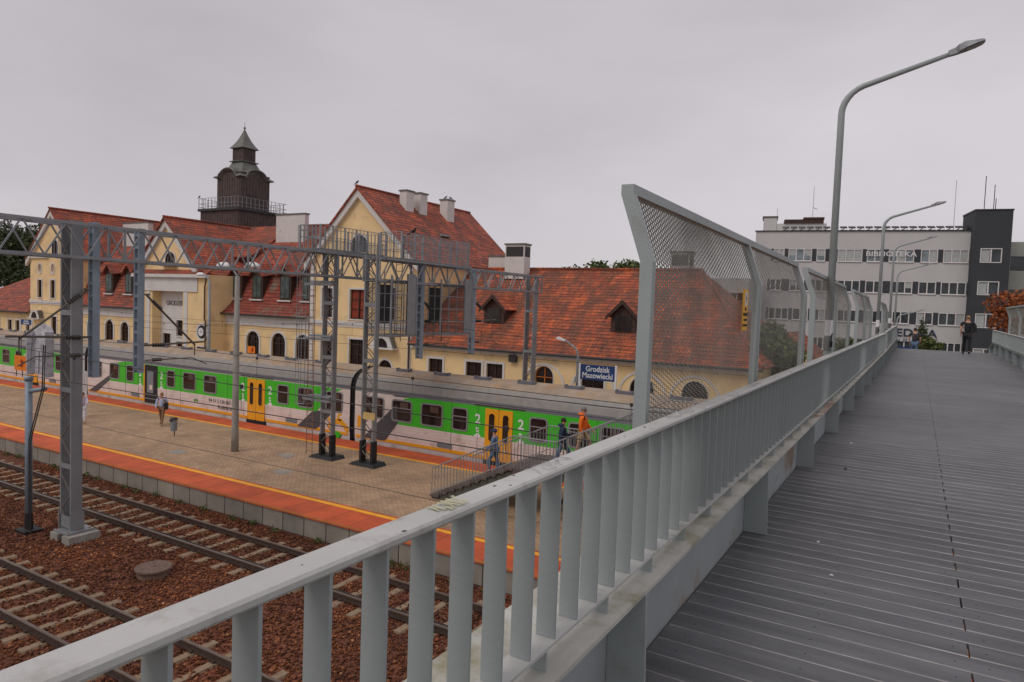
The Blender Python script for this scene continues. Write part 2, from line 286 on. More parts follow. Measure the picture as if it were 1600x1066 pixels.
# ------------------------------------------------------------------ mesh builder
BASE = {}
class MB:
    def __init__(s, xf=None): s.v = []; s.f = []; s.m = []; s.ms = []; s.xf = xf
    def mi(s, m):
        if m not in s.ms: s.ms.append(m)
        return s.ms.index(m)
    def add(s, vs, fs, m=None):
        o = len(s.v)
        if s.xf: vs = [tuple(s.xf @ Vector(p)) for p in vs]
        s.v += [tuple(p) for p in vs]; s.f += [tuple(i + o for i in f) for f in fs]
        s.m += [s.mi(m) if m else 0] * len(fs); return s
    def box(s, x0, y0, z0, x1, y1, z1, m=None):
        if x0 > x1: x0, x1 = x1, x0
        if y0 > y1: y0, y1 = y1, y0
        if z0 > z1: z0, z1 = z1, z0
        vs = [(x0, y0, z0), (x1, y0, z0), (x1, y1, z0), (x0, y1, z0), (x0, y0, z1), (x1, y0, z1), (x1, y1, z1), (x0, y1, z1)]
        return s.add(vs, [(0, 3, 2, 1), (4, 5, 6, 7), (0, 1, 5, 4), (1, 2, 6, 5), (2, 3, 7, 6), (3, 0, 4, 7)], m)
    def bar(s, p, q, w, h=None, m=None, up=(0, 0, 1)):
        h = h or w; p = Vector(p); q = Vector(q); d = (q - p)
        if d.length < 1e-6: return s
        d.normalize(); u = Vector(up)
        if abs(d.dot(u)) > .98: u = Vector((1, 0, 0)) if abs(d.x) < .9 else Vector((0, 1, 0))
        a = d.cross(u).normalized(); b = a.cross(d)
        vs = []
        for c in (p, q):
            for i, j in ((-1, -1), (1, -1), (1, 1), (-1, 1)): vs.append(c + a * (i * w / 2) + b * (j * h / 2))
        return s.add(vs, [(0, 3, 2, 1), (4, 5, 6, 7), (0, 1, 5, 4), (1, 2, 6, 5), (2, 3, 7, 6), (3, 0, 4, 7)], m)
    def tube(s, pts, r, n=8, m=None, cap=True):
        pts = [Vector(p) for p in pts]; k = len(pts); rr = r if isinstance(r, (list, tuple)) else [r] * k
        vs = []; a = None
        for i, p in enumerate(pts):
            d = (pts[min(i + 1, k - 1)] - pts[max(i - 1, 0)]).normalized()
            if a is None:
                u = Vector((0, 0, 1)) if abs(d.z) < .95 else Vector((1, 0, 0))
                a = d.cross(u).normalized()
            else: a = (a - d * a.dot(d)).normalized()
            b = d.cross(a)
            for j in range(n):
                t = 2 * math.pi * j / n
                vs.append(p + (a * math.cos(t) + b * math.sin(t)) * rr[i])
        fs = []
        for i in range(k - 1):
            for j in range(n):
                fs.append((i * n + j, i * n + (j + 1) % n, (i + 1) * n + (j + 1) % n, (i + 1) * n + j))
        if cap: fs.append(tuple(range(n))[::-1]); fs.append(tuple((k - 1) * n + j for j in range(n)))
        return s.add(vs, fs, m)
    def lathe(s, c, prof, n=16, m=None, sx=1, sy=1):
        vs = []
        for r, z in prof:
            for j in range(n):
                t = 2 * math.pi * j / n; vs.append((c[0] + math.cos(t) * r * sx, c[1] + math.sin(t) * r * sy, c[2] + z))
        fs = []
        for i in range(len(prof) - 1):
            for j in range(n): fs.append((i * n + j, i * n + (j + 1) % n, (i + 1) * n + (j + 1) % n, (i + 1) * n + j))
        fs.append(tuple(range(n))[::-1]); fs.append(tuple((len(prof) - 1) * n + j for j in range(n)))
        return s.add(vs, fs, m)
    def prism(s, poly, ext, m=None):
        """poly: list of 3D points (planar), ext: vector"""
        e = Vector(ext); n = len(poly); P = [Vector(p) for p in poly]
        vs = P + [p + e for p in P]
        fs = [tuple(range(n))[::-1], tuple(range(n, 2 * n))] + [(i, (i + 1) % n, n + (i + 1) % n, n + i) for i in range(n)]
        return s.add(vs, fs, m)
    def build(s, name, m=None, parent=None, kind=None, smooth=False, label=None):
        b = Vector(BASE.get(parent.name, (0, 0, 0))) if parent else Vector((0, 0, 0))
        me = bpy.data.meshes.new(name)
        me.from_pydata([tuple(Vector(p) - b) for p in s.v], [], s.f)
        if s.ms:
            for x in s.ms: me.materials.append(x)
            me.polygons.foreach_set('material_index', s.m)
        elif m: me.materials.append(m)
        if smooth: me.polygons.foreach_set('use_smooth', [True] * len(me.polygons))
        else: pass
        bm = bmesh.new(); bm.from_mesh(me); bmesh.ops.recalc_face_normals(bm, faces=bm.faces); bm.to_mesh(me); bm.free()
        uvl = me.uv_layers.new(name='UVMap').data
        for p in me.polygons:
            nn = p.normal
            if abs(nn.z) > .999: t = Vector((1, 0, 0)); bb = Vector((0, 1, 0))
            else: t = Vector((0, 0, 1)).cross(nn).normalized(); bb = nn.cross(t)
            for li in p.loop_indices:
                co = me.vertices[me.loops[li].vertex_index].co; uvl[li].uv = (co.dot(t), co.dot(bb))
        o = bpy.data.objects.new(name, me); COL.objects.link(o)
        if parent: o.parent = parent
        BASE[o.name] = tuple(b)
        if kind: o['kind'] = kind
        if label: o['label'] = label
        return o
def tag(o, label, cat, group=None):
    o['label'] = label; o['category'] = cat
    if group: o['group'] = group
    return o
def thing(name, label, cat, loc=(0, 0, 0), group=None):
    o = bpy.data.objects.new(name, None); COL.objects.link(o); o.location = loc; o.empty_display_size = .3
    BASE[o.name] = tuple(loc); tag(o, label, cat, group); return o
def kids(o): return [c for c in bpy.data.objects if c.parent == o]
def dup(root, loc, label, group=None, rz=None):
    def cp(o, par):
        c = o.copy(); COL.objects.link(c); c.parent = par
        BASE[c.name] = tuple(loc)
        for ch in kids(o): cp(ch, c)
        return c
    r = cp(root, None); r.location = loc; r['label'] = label
    if rz is not None: r.rotation_euler = (0, 0, rz)
    if group: r['group'] = group
    return r
def text_obj(txt, size, loc, m, parent, name='lettering', rot=(R(90), 0, 0), align='CENTER', ext=.004, sx=1, bold=.0):
    cu = bpy.data.curves.new(name, 'FONT'); cu.body = txt; cu.size = size; cu.align_x = align; cu.align_y = 'CENTER'; cu.extrude = ext; cu.offset = bold; cu.space_line = .85
    cu.resolution_u = 3
    to = bpy.data.objects.new('t', cu); COL.objects.link(to)
    dg = bpy.context.evaluated_depsgraph_get(); me = bpy.data.meshes.new_from_object(to.evaluated_get(dg))
    bpy.data.objects.remove(to); bpy.data.curves.remove(cu)
    b = Vector(BASE.get(parent.name, (0, 0, 0))) if parent else Vector()
    mtx = Matrix.Translation(Vector(loc) - b) @ (Matrix.Rotation(rot[2], 4, 'Z') @ Matrix.Rotation(rot[0], 4, 'X')) @ Matrix.Diagonal((sx, 1, 1, 1))
    me.transform(mtx); me.materials.clear(); me.materials.append(m)
    o = bpy.data.objects.new(name, me); COL.objects.link(o)
    if parent: o.parent = parent
    BASE[o.name] = tuple(b)
    return o

# ------------------------------------------------------------------ ground, tracks, platforms
b = MB(); b.add([(-900, -300, -.02), (600, -300, -.02), (600, 1200, -.02), (-900, 1200, -.02)], [(0, 1, 2, 3)])
o = b.build('ground', mat('ground_soil', (.10, .085, .055), .95, var=.3, vs=.15), kind='structure')
b = MB(); b.add([(-260, -14, 0), (60, -14, 0), (60, 15.95, 0), (-260, 15.95, 0)], [(0, 1, 2, 3)])
b.add([(-260, 25.5, 0), (60, 25.5, 0), (60, 30.2, 0), (-260, 30.2, 0)], [(0, 1, 2, 3)])
b.build('ballast_bed', ballast_m, kind='structure')
# loose ballast stones where the picture looks down on them
rng = np.random.default_rng(3)
def stones(n, xr, yr, smin, smax):
    x = rng.uniform(*xr, n); y = rng.uniform(*yr, n)
    keep = np.ones(n, bool)
    for ty in (8.55, 13.8): keep &= ~((np.abs(np.abs(y - ty) - .75) < .08))
    x = x[keep]; y = y[keep]; n = len(x)
    s = rng.uniform(smin, smax, n)
    base = np.array([(1, 0, 0), (0, 1, 0), (-1, 0, 0), (0, -1, 0), (0, 0, .8), (0, 0, -.5)], float)
    P = base[None] * s[:, None, None] * rng.uniform(.6, 1.25, (n, 6, 1))
    a = rng.uniform(0, 6.28, n); c, sn = np.cos(a), np.sin(a)
    X = P[:, :, 0] * c[:, None] - P[:, :, 1] * sn[:, None]; Y = P[:, :, 0] * sn[:, None] + P[:, :, 1] * c[:, None]
    Z = P[:, :, 2] + rng.uniform(.0, .035, n)[:, None] + .35 * X * rng.uniform(-1, 1, n)[:, None]
    V = np.stack([X + x[:, None], Y + y[:, None], Z], -1).reshape(-1, 3)
    F0 = np.array([(0, 1, 4), (1, 2, 4), (2, 3, 4), (3, 0, 4), (1, 0, 5), (2, 1, 5), (3, 2, 5), (0, 3, 5)])
    F = (F0[None] + (np.arange(n) * 6)[:, None, None]).reshape(-1, 3)
    return V, F
V1, F1 = stones(42000, (-34, -8), (5.2, 15.8), .025, .055)
me = bpy.data.meshes.new('ballast_stones'); me.vertices.add(len(V1)); me.vertices.foreach_set('co', V1.ravel())
me.loops.add(F1.size); me.loops.foreach_set('vertex_index', F1.ravel()); me.polygons.add(len(F1))
me.polygons.foreach_set('loop_start', np.arange(0, F1.size, 3)); me.polygons.foreach_set('loop_total', np.full(len(F1), 3))
me.update(); me.validate(); me.materials.append(stone_m)
o = bpy.data.objects.new('ballast_stones', me); COL.objects.link(o); o['kind'] = 'stuff'; tag(o, 'rust brown crushed stone ballast lying between and beside the tracks', 'gravel'); 

def track(yc, label, x0=-150, x1=12, per=.755):
    t = thing('railway_track', label, 'track', (0, yc, 0), 'railway tracks beside the platforms')
    for s in (-1, 1):
        y = yc + s * .7175 + s * .035
        b = MB(); b.box(x0, y - .07, .06, x1, y + .07, .085, railside); b.box(x0, y - .012, .085, x1, y + .012, .185, railside)
        b.box(x0, y - .036, .185, x1, y + .036, .212, railtop); b.build('rail', None, t)
    n = int((x1 - x0) / per); first = None
    xs = [x1 - per * i - .3 for i in range(n)]
    vis = [x for x in xs if x < -6][:96]; rest = [x for x in xs if x not in vis]
    for x in vis:
        if first is None:
            b = MB()
            for sx in (-1, 1):
                b.prism([(x - .12, yc + sx * .25, .0), (x + .12, yc + sx * .25, .0), (x + .09, yc + sx * .25, .05), (x - .09, yc + sx * .25, .05)], (0, sx * 1.05, 0))
            b.box(x - .095, yc - .26, -.02, x + .095, yc + .26, .03)
            for sx in (-1, 1):
                for q in (-1, 1): b.box(x - .06, yc + sx * .752 + q * .09 - .03, .04, x + .06, yc + sx * .752 + q * .09 + .03, .10, railside)
            b.ms = [sleeper_m, railside]; b.m = [0] * 18 + [1] * 24
            first = b.build('sleeper', None, t); fx = x
        else:
            c = first.copy(); COL.objects.link(c); c.parent = t; c.location = (x - fx, 0, 0)
    b = MB()
    for x in rest: b.box(x - .12, yc - 1.3, .0, x + .12, yc + 1.3, .045)
    b.build('sleeper', sleeper_m, t, kind='stuff')
    return t
track(13.8, 'railway track running right along the empty platform edge wall')
track(8.55, 'nearest railway track, passing in front of the round manhole cover')
track(27.35, 'railway track under the green and white train')

EDGE = 15.87
b = MB(); b.box(-260, EDGE + .12, -.02, 14, 25.6, .75); b.build('platform', paving_m, kind='structure')
b = MB(); b.box(-260, EDGE + .06, -.01, 14, EDGE + .118, .64); b.build('platform_edge_wall', wallblk_m, kind='structure')
b = MB(); b.box(-260, EDGE, .66, 14, EDGE + 1.60, .756)
b.box(-260, 24.2, .66, 14, 25.7, .756); b.build('platform_edging', edging_m, kind='structure')
b = MB(); b.box(-260, 17.16, .756, 14, 17.36, .76); b.box(-260, 24.2005, .756, 14, 24.38, .76)
b.build('platform_line', linem, kind='structure')
b = MB(); b.box(-260, EDGE - .004, .70, 14, EDGE - .0005, .757); b.build('platform_edge_strip', mat('edge_orange', (.55, .20, .06), .7), kind='structure')
b = MB(); b.box(-260, 29.2, -.02, 14, 62, .75); b.build('station_forecourt', mat('far_paving', (.28, .23, .18), .9, var=.15, vs=2), kind='structure')
b = MB()
b.box(-70, 19.75, .751, -9, 19.82, .756); b.build('drain_channel', mat('drain', (.12, .095, .075), .8), kind='structure')

# manhole between the tracks
m = thing('manhole', 'round rusty concrete manhole standing in the ballast', 'manhole', (-17.87, 11.3, 0))
b = MB(); b.lathe((-17.87, 11.3, 0), [(.42, -.02), (.42, .17), (.44, .175)], 28); b.build('manhole_ring', manh, m)
b = MB(); b.lathe((-17.87, 11.3, 0), [(.47, .18), (.48, .20), (.48, .245), (.45, .26), (.06, .262), (.05, .29), (.0, .29)], 28); b.build('manhole_lid', manh, m)

# cables beside the rail
b = MB()
for k, (y, zz) in enumerate(((13.32, .07), (13.38, .06))):
    b.tube([(-60 + i * 1.2, y + .02 * math.sin(i * 1.7 + k), zz + .012 * math.sin(i * 2.1 + k)) for i in range(52)], .02, 5)
o = b.build('track_cable', black); tag(o, 'pair of black cables lying along the inside of the near rail by the platform', 'cable')

# ------------------------------------------------------------------ footbridge
def dz(y):
    if y < 26: return 6.33
    if y < 38: return 6.33 + (y - 26) / 12 * .13
    return max(0.8, 6.46 - (y - 38) * .145)
br = thing('footbridge', 'grey steel footbridge with dark ribbed plank deck leading away over the tracks', 'footbridge', (0, 0, 0))
XL, XR, XJ = -.97, 3.14, .29
def plank_mesh(y0, y1, name):
    b = MB(); y = y0; i = 0; p = .1585
    while y < y1:
        z = dz(y + .07); z2 = dz(y + .15)
        js = [XJ] if i % 2 else [1.75]
        xs = [XL + .006] + js + [XR - .006]
        for a, c in zip(xs[:-1], xs[1:]):
            a2, c2 = a + .0045, c - .0045
            v = [(a2, y + .003, z - .028), (c2, y + .003, z - .028), (c2, y + .1555, z2 - .028), (a2, y + .1555, z2 - .028),
                 (a2, y + .003, z - .003), (c2, y + .003, z - .003), (c2, y + .1555, z2 - .003), (a2, y + .1555, z2 - .003),
                 (a2, y + .010, z), (c2, y + .010, z), (c2, y + .147, z2), (a2, y + .147, z2)]
            o = len(b.v); b.v += v
            fs = [(0, 3, 2, 1), (0, 1, 5, 4), (2, 3, 7, 6), (0, 4, 7, 3), (1, 2, 6, 5), (8, 9, 10, 11), (4, 5, 9, 8), (6, 7, 11, 10), (4, 8, 11, 7), (5, 6, 10, 9)]
            b.f += [tuple(q + o for q in f) for f in fs]
            d, e = b.mi(deck_m), b.mi(deck_edge)
            b.m += [d, d, d, d, d, d, e, e, d, d]
        # screws
        if y < 9:
            for xx in (XJ - .06, XJ + .07, XL + .12, XL + .62):
                b.lathe((xx, y + .076, z), [(.0045, -.001), (.004, .001)], 6, black)
        y += p; i += 1
    return b.build(name, None, br)
plank_mesh(-1.2, 62, 'deck_boards')
b = MB()
for y in [k * 2.48 + .02 for k in range(0, 22)]: b.box(XL, y, dz(y) - .24, XR, y + .12, dz(y) - .04)
b.build('cross_beam', dark, br)
# main girders (web, flanges, stiffeners)
def ribbon(b, x0, x1, zo0, zo1, ys, m=None):
    for y0, y1 in zip(ys[:-1], ys[1:]):
        a, c = dz(y0), dz(y1)
        vs = [(x0, y0, a + zo0), (x1, y0, a + zo0), (x1, y1, c + zo0), (x0, y1, c + zo0), (x0, y0, a + zo1), (x1, y0, a + zo1), (x1, y1, c + zo1), (x0, y1, c + zo1)]
        b.add(vs, [(0, 3, 2, 1), (4, 5, 6, 7), (0, 1, 5, 4), (1, 2, 6, 5), (2, 3, 7, 6), (3, 0, 4, 7)], m)
YS = [-1.5, 12, 26, 38, 62]
YS1 = [-1.5, 12, 26]; YS2 = [26.15, 38, 44]
for sgn, xw, nm in ((-1, XL, 'l'), (1, XR, 'r')):
    b = MB(); ribbon(b, xw, xw + sgn * .014, -.75, .452, YS); b.build('girder_web', web_m, br)
    xi, xo = xw - sgn * .15, xw + sgn * .20
    b = MB(); ribbon(b, min(xi, xo), max(xi, xo), .4525, .470, YS); ribbon(b, min(xi, xo), max(xi, xo), -.77, -.75, YS); b.build('girder_flange', flange_m, br)
    k = 0
    for i in range(0, 17):
        y = 4.95 + (i - 2) * 2.48
        if y < -1: continue
        z = dz(y); b = MB()
        b.prism([(xw - sgn * .002, y, z + .002), (xw - sgn * .16, y, z + .002), (xw - sgn * .148, y, z + .45), (xw - sgn * .002, y, z + .45)], (0, .014, 0))
        b.prism([(xw + sgn * .016, y, z - .74), (xw + sgn * .18, y, z - .74), (xw + sgn * .18, y, z + .45), (xw + sgn * .016, y, z + .45)], (0, .014, 0))
        b.build('stiffener', paint, br)
# litter and rust on the flange

# railings: handrail, bottom rail, plate balusters
def railing(name, label, x, y0, y1, phase=0, posts=True, zoff=0):
    t = thing(name, label, 'railing', (x, y0, dz(y0)), 'steel railings of the footbridge')
    ys = [y0] + [q for q in (26, 38) if y0 < q < y1] + [y1]
    # handrail with rounded edges
    b = MB(); prof = [(-.033, -.012), (.033, -.012), (.038, -.006), (.038, .004), (.033, .010), (-.033, .010), (-.038, .004), (-.038, -.006)]
    n = len(prof); vs = []
    for yy in ys:
        for px, pz in prof: vs.append((x + px, yy, dz(yy) + 1.048 + zoff + pz))
    fs = []
    for i in range(len(ys) - 1):
        for j in range(n): fs.append((i * n + j, i * n + (j + 1) % n, (i + 1) * n + (j + 1) % n, (i + 1) * n + j))
    fs += [tuple(range(n)), tuple((len(ys) - 1) * n + j for j in range(n))]
    b.add(vs, fs); b.build('handrail', paint_top, t)
    b = MB(); ribbon(b, x - .037, x + .037, .535 + zoff, .545 + zoff, ys); b.build('bottom_rail', paint_top, t)
    yy = y0 + .05
    while yy < y1 - .1:
        b = MB(); b.box(x - .033, yy, dz(yy) + .47, x + .033, yy + .008, dz(yy) + .536 + zoff); yy += .456; b.build('spacer_plate', paint, t)
    first = None; yl = []
    yy = y0 + phase
    while yy < y1: yl.append(yy); yy += .152
    vis = [q for q in yl if q > -.4][:98]; rest = [q for q in yl if q not in vis]
    bb0 = None
    for q in vis:
        if first is None:
            b = MB(); b.box(x - .031, q - .004, dz(q) + .546, x + .031, q + .004, dz(q) + 1.0357 + zoff)
            first = b.build('baluster', paint, t); f0 = q
            bb0 = dz(q)
        else:
            c = first.copy(); COL.objects.link(c); c.parent = t; c.location = (0, q - f0, dz(q) - bb0)
    if rest:
        b = MB()
        for q in rest: b.box(x - .031, q - .004, dz(q) + .546, x + .031, q + .004, dz(q) + 1.0357 + zoff)
        b.build('baluster', paint, t, kind='stuff')
    if posts:
        for q in (y0 + .01, y1 - .05):
            b = MB(); b.box(x - .04, q, dz(q) + .47, x + .04, q + .04, dz(q) + 1.036 + zoff); b.build('end_post', paint, t)
    return t
XLR = -.895
railing('bridge_railing', 'long near railing of grey plate balusters left of the bridge deck', XLR, -.6, 25.9, phase=.26, posts=False)
railing('bridge_railing', 'short far railing section past the expansion gap, left of the bridge deck', XLR, 26.2, 41.5, phase=.1, zoff=.03)
railing('bridge_railing', 'railing with plate balusters right of the bridge deck', 2.99, 16, 38, phase=.1)
# graffiti marks on the handrail
def scrawl(seed, y, m, n, s, zz, parent, nm):
    r = random.Random(seed); b = MB(); zi = iter(range(200))
    for k in range(n):
        yy = y + k * s * .55; p = [(XLR + .03 * math.sin(r.uniform(0, 6)), yy + r.uniform(0, s * .6), dz(y) + zz) for _ in range(5)]
        for a, c in zip(p[:-1], p[1:]): sh = next(zi) * .00012; b.bar((a[0], a[1], a[2] + sh), (c[0], c[1], c[2] + sh), .0018 if nm == 'pen_scrawl' else .004, .0005)
    o = b.build(nm, m, parent)
rl = [o for o in bpy.data.objects if o.name == 'bridge_railing'][0]
scrawl(4, 1.66, mat('ink', (.25, .25, .26), .6), 5, .09, 1.0615, rl, 'pen_scrawl')
scrawl(9, 2.9, MT['ink'], 5, .12, 1.0615, rl, 'pen_scrawl')
scrawl(12, 4.5, mat('violet_ink', (.28, .22, .28), .6), 5, .10, 1.0615, rl, 'pen_scrawl')
scrawl(2, 1.22, mat('faded_yellow', (.56, .54, .34), .7), 9, .022, 1.0614, rl, 'yellow_smear')

# ------------------------------------------------------------------ expanded-metal screens on the bridge side
def expanded(y0, y1, prof, m, name, parent, pitch=.065, row=.0118, w=.0072, dep=.009):
    """prof: list of (x,z) polyline bottom to top"""
    vs = []; fs = []
    segs = []; acc = 0
    for (xa, za), (xb, zb) in zip(prof[:-1], prof[1:]):
        l = math.hypot(xb - xa, zb - za); segs.append((acc, acc + l, xa, za, xb, zb)); acc += l
    def pos(sv):
        for a, c, xa, za, xb, zb in segs:
            if sv <= c + 1e-6:
                t = (sv - a) / (c - a); return xa + (xb - xa) * t, za + (zb - za) * t
        return prof[-1]
    ncol = int((y1 - y0) / pitch); nrow = int(acc / row)
    for r_ in range(nrow):
        sv = r_ * row + row * .5
        x, z = pos(sv)
        pts = []
        for c in range(ncol * 2 + 1):
            yy = y0 + c * pitch / 2
            up = ((c + r_) % 2) * row
            pts.append((yy, up))
        base = len(vs)
        for yy, up in pts:
            xx, zz = pos(min(sv + up - row * .5, acc)); xx += (up / row - .5) * dep
            vs += [(xx, yy, zz - w / 2), (xx + dep * .55, yy, zz + w / 2)]
        for c in range(len(pts) - 1):
            fs.append((base + 2 * c, base + 2 * c + 2, base + 2 * c + 3, base + 2 * c + 1))
    b = MB(); b.add(vs, fs); return b.build(name, m, parent)
def screen(label, y0, n=2, lp=2.5, x=-1.07, sgn=1, yb=None):
    z0 = 6.82 + (dz(y0) - 6.33)
    t = thing('mesh_screen', label, 'mesh screen', (x, y0, z0), 'mesh screens along the footbridge')
    zk, zt, lean = z0 + 1.25, z0 + 1.555, .105 * sgn
    for i in range(n + 1):
        y = y0 + i * lp; w = .048
        b = MB()
        b.add([], [])
        for (xa, za, xb, zb) in ((x, z0 - .02, x, zk), (x, zk, x - lean, zt)):
            b.prism([(xa - .030, y, za), (xa + .030, y, za), (xb + .030, y, zb), (xb - .030, y, zb)], (0, w, 0))
        b.box(x - .07, y - .02, z0 - .03, x + .07, y + .09, z0 - .01)
        b.build('post', paint, t)
    b = MB(); b.prism([(x - lean - .030, y0, zt), (x - lean + .030, y0, zt), (x - lean + .030, y0, zt + .045), (x - lean - .030, y0, zt + .045)], (0, n * lp + .05, 0)); b.build('top_rail', paint, t)
    b = MB(); b.box(x - .02, y0 + .05, z0 + .12, x + .02, y0 + n * lp, z0 + .16)
    b.build('lower_rail', paint, t)
    for i in range(n):
        ya, yb_ = y0 + i * lp + .07, y0 + (i + 1) * lp
        o = expanded(ya, yb_, [(x, z0 + .15), (x, zk), (x - lean, zt)], mesh_m, 'mesh_panel', t)
    return t
s1 = screen('nearest mesh screen, with the yellow warning sign at its second post', 3.0)
s2 = dup(s1, (-1.07, 8.75, 6.82), 'second mesh screen, half behind the nearest tall lamp post')
s3 = dup(s1, (-1.07, 15.6, 6.82), 'third mesh screen, between the first and second lamp posts')
s4 = dup(s1, (-1.07, 27.2, 6.85), 'fourth mesh screen, just beyond the second lamp post')
# warning sign on the screen
ws = thing('warning_sign', 'narrow yellow warning sign with a lightning arrow on the nearest mesh screen', 'sign', (-1.01, 4.95, 7.7))
b = MB(); b.box(-1.040, 4.88, 7.735, -1.032, 5.02, 8.015); b.build('plate', signyel, ws)
b = MB(); b.box(-1.0315, 4.92, 7.905, -1.0305, 4.985, 8.0); b.build('pictogram_field', signwhite, ws)
b = MB(); b.prism([(-1.030, 4.955, 7.995), (-1.030, 4.938, 7.95), (-1.030, 4.951, 7.955), (-1.030, 4.946, 7.912), (-1.030, 4.968, 7.96), (-1.030, 4.956, 7.957)], (.001, 0, 0)); b.build('arrow', black, ws)
for k, tx in enumerate(('NIE', 'DOTYKAĆ', 'URZĄDZEŃ', 'ELEKTRYCZNYCH')):
    text_obj(tx, .030 if k < 2 else .019, (-1.0305, 4.95, 7.88 - k * .037), black, ws, rot=(R(90), 0, R(90)), ext=.0005, bold=.001)

# right hand mesh screen (seen from inside)
mesh_b = mat('pale_mesh', (.33, .36, .32), .6, .1)
def screen_r(label, y0, y1, x=3.24):
    z0 = 6.82 + (dz(y0) - 6.33); t = thing('mesh_screen', label, 'mesh screen', (x, y0, z0), 'mesh screens along the footbridge')
    zk, zt, lean = z0 + 1.25, z0 + 1.62, .125; n = 3; lp = (y1 - y0) / n
    for i in range(n + 1):
        y = y0 + i * lp; b = MB()
        for (xa, za, xb, zb) in ((x, z0 - .02, x, zk), (x, zk, x - lean, zt)): b.prism([(xa - .04, y, za), (xa + .04, y, za), (xb + .04, y, zb), (xb - .04, y, zb)], (0, .05, 0))
        b.build('post', paint, t)
    b = MB(); b.box(x - lean - .04, y0, zt, x - lean + .04, y1 + .05, zt + .05); b.build('top_rail', paint, t)
    for i in range(n): expanded(y0 + i * lp + .05, y0 + (i + 1) * lp, [(x, z0 + .1), (x, zk), (x - lean, zt)], mesh_b, 'mesh_panel', t, w=.007, pitch=.05, row=.015)
    return t
screen_r('pale mesh screen right of the bridge deck by the orange tree', 24.5, 34.5)

# ------------------------------------------------------------------ lamp posts on the bridge
def bridge_lamp(label, y, hgt=4.58, zb=6.80, x=-1.09):
    t = thing('lamp_post', label, 'lamp post', (x, y, zb), 'lamp posts along the footbridge')
    b = MB(); H = zb + hgt - .72; r = .055
    pts = [(x, y, zb + .55), (x, y, H + .04)]
    # bend then arm rising towards the deck
    for k in range(1, 7):
        a = k / 6 * R(70); pts.append((x + .40 * (1 - math.cos(a)), y, H + .04 + .38 * math.sin(a)))
    ex = pts[-1]; pts.append((ex[0] + 1.02, y, ex[2] + .29))
    b.tube(pts, [.052, .045] + [.045] * 3 + [.040] * 3 + [.030], 12); b.build('pole', paint, t, smooth=True)
    b = MB(); b.tube([(x, y, zb - .02), (x, y, zb + .56)], [.058, .058], 12); b.box(x - .11, y - .11, zb - .02, x + .11, y + .11, zb); b.box(x + .055, y - .03, zb + .2, x + .075, y + .03, zb + .45); b.build('pole_base', paint, t)
    b = MB(); b.tube([(x, y, zb + .78), (x, y, zb + 1.0)], .0535, 12); b.build('white_band', signwhite, t)
    b = MB(); hx, hz = pts[-1][0], pts[-1][2]
    d = Vector((.96, 0, .27)).normalized(); n_ = Vector((-.27, 0, .96)).normalized(); P0 = Vector((hx - .04, y, hz))
    def pr(a, w, lo, hi): a *= .72; c = P0 + d * a; return [c + Vector((0, -w, 0)) + n_ * lo, c + Vector((0, w, 0)) + n_ * lo, c + Vector((0, w * .8, 0)) + n_ * hi, c + Vector((0, -w * .8, 0)) + n_ * hi]
    secs = [pr(0, .035, -.035, .035), pr(.12, .04, -.04, .04), pr(.17, .075, -.03, .055), pr(.28, .10, -.025, .06), pr(.42, .105, -.02, .03), pr(.52, .08, -.015, .02), pr(.56, .04, -.008, .012)]
    vs = [q for s_ in secs for q in s_]; fs = []
    for i in range(len(secs) - 1):
        for j in range(4): fs.append((i * 4 + j, i * 4 + (j + 1) % 4, (i + 1) * 4 + (j + 1) % 4, (i + 1) * 4 + j))
    fs += [(0, 1, 2, 3), tuple(range(len(vs) - 4, len(vs)))]
    b.add(vs, fs); h = b.build('lamp_head', galv, t)
    b = MB(); c0 = P0 + d * .19 - n_ * .028; c1 = P0 + d * .36 - n_ * .018
    b.bar(c0, c1, .13, .012); b.build('lens', glass_o, h)
    return t
l1 = bridge_lamp('nearest tall lamp post with white band, beside the second mesh screen', 10.8)
b = MB(); b.tube([(-1.04, 10.72, 7.50), (-1.04, 10.70, 7.54), (-1.035, 10.68, 7.58), (-1.03, 10.70, 7.61), (-1.03, 10.73, 7.60)], .008, 6)
b.box(-1.05, 10.70, 7.42, -1.02, 10.74, 7.5); b.build('cable_hook', black, l1)
dup(l1, (-1.09, 24.8, 6.80), 'second lamp post along the bridge, behind the third mesh screen')
dup(l1, (-1.09, 35.5, 6.88), 'third lamp post along the bridge, near the crest')
dup(l1, (-1.09, 43.5, 6.25), 'fourth lamp post along the bridge, just past the crest')
dup(l1, (-1.2, 54.0, 3.9), 'low lamp post beyond the crest, its arm level with the office windows')

# ------------------------------------------------------------------ train
YF, YB = 25.9, 28.8
upper_g = mat('train_roof_edge', (.27, .255, .235), .5, var=.12, dirt=(.30, .24, .18), dirt_amt=.3)
def roundrect(cx, cz, w, h, r, n=4):
    pts = []
    for (sx, sz, a0) in ((1, 1, 0), (-1, 1, 90), (-1, -1, 180), (1, -1, 270)):
        for k in range(n + 1):
            a = R(a0 + 90 * k / n); pts.append((cx + sx * (w / 2 - r) + r * math.cos(a), cz + sz * (h / 2 - r) + r * math.sin(a)))
    return pts
def ringpoly(b, outer, inner, y, dy, m):
    n = len(outer); vs = []
    for p in outer: vs.append((p[0], y - dy, p[1]))
    for p in inner: vs.append((p[0], y - dy, p[1]))
    for p in outer: vs.append((p[0], y, p[1]))
    for p in inner: vs.append((p[0], y, p[1]))
    fs = []
    for i in range(n):
        j = (i + 1) % n
        fs += [(i, j, n + j, n + i), (i, 2 * n + i, 2 * n + j, j), (n + i, n + j, 3 * n + j, 3 * n + i)]
    b.add(vs, fs, m)
def sideface(b, pts, y, th, m): b.prism([(p[0], y - th, p[1]) for p in pts], (0, th * .9, 0), m)
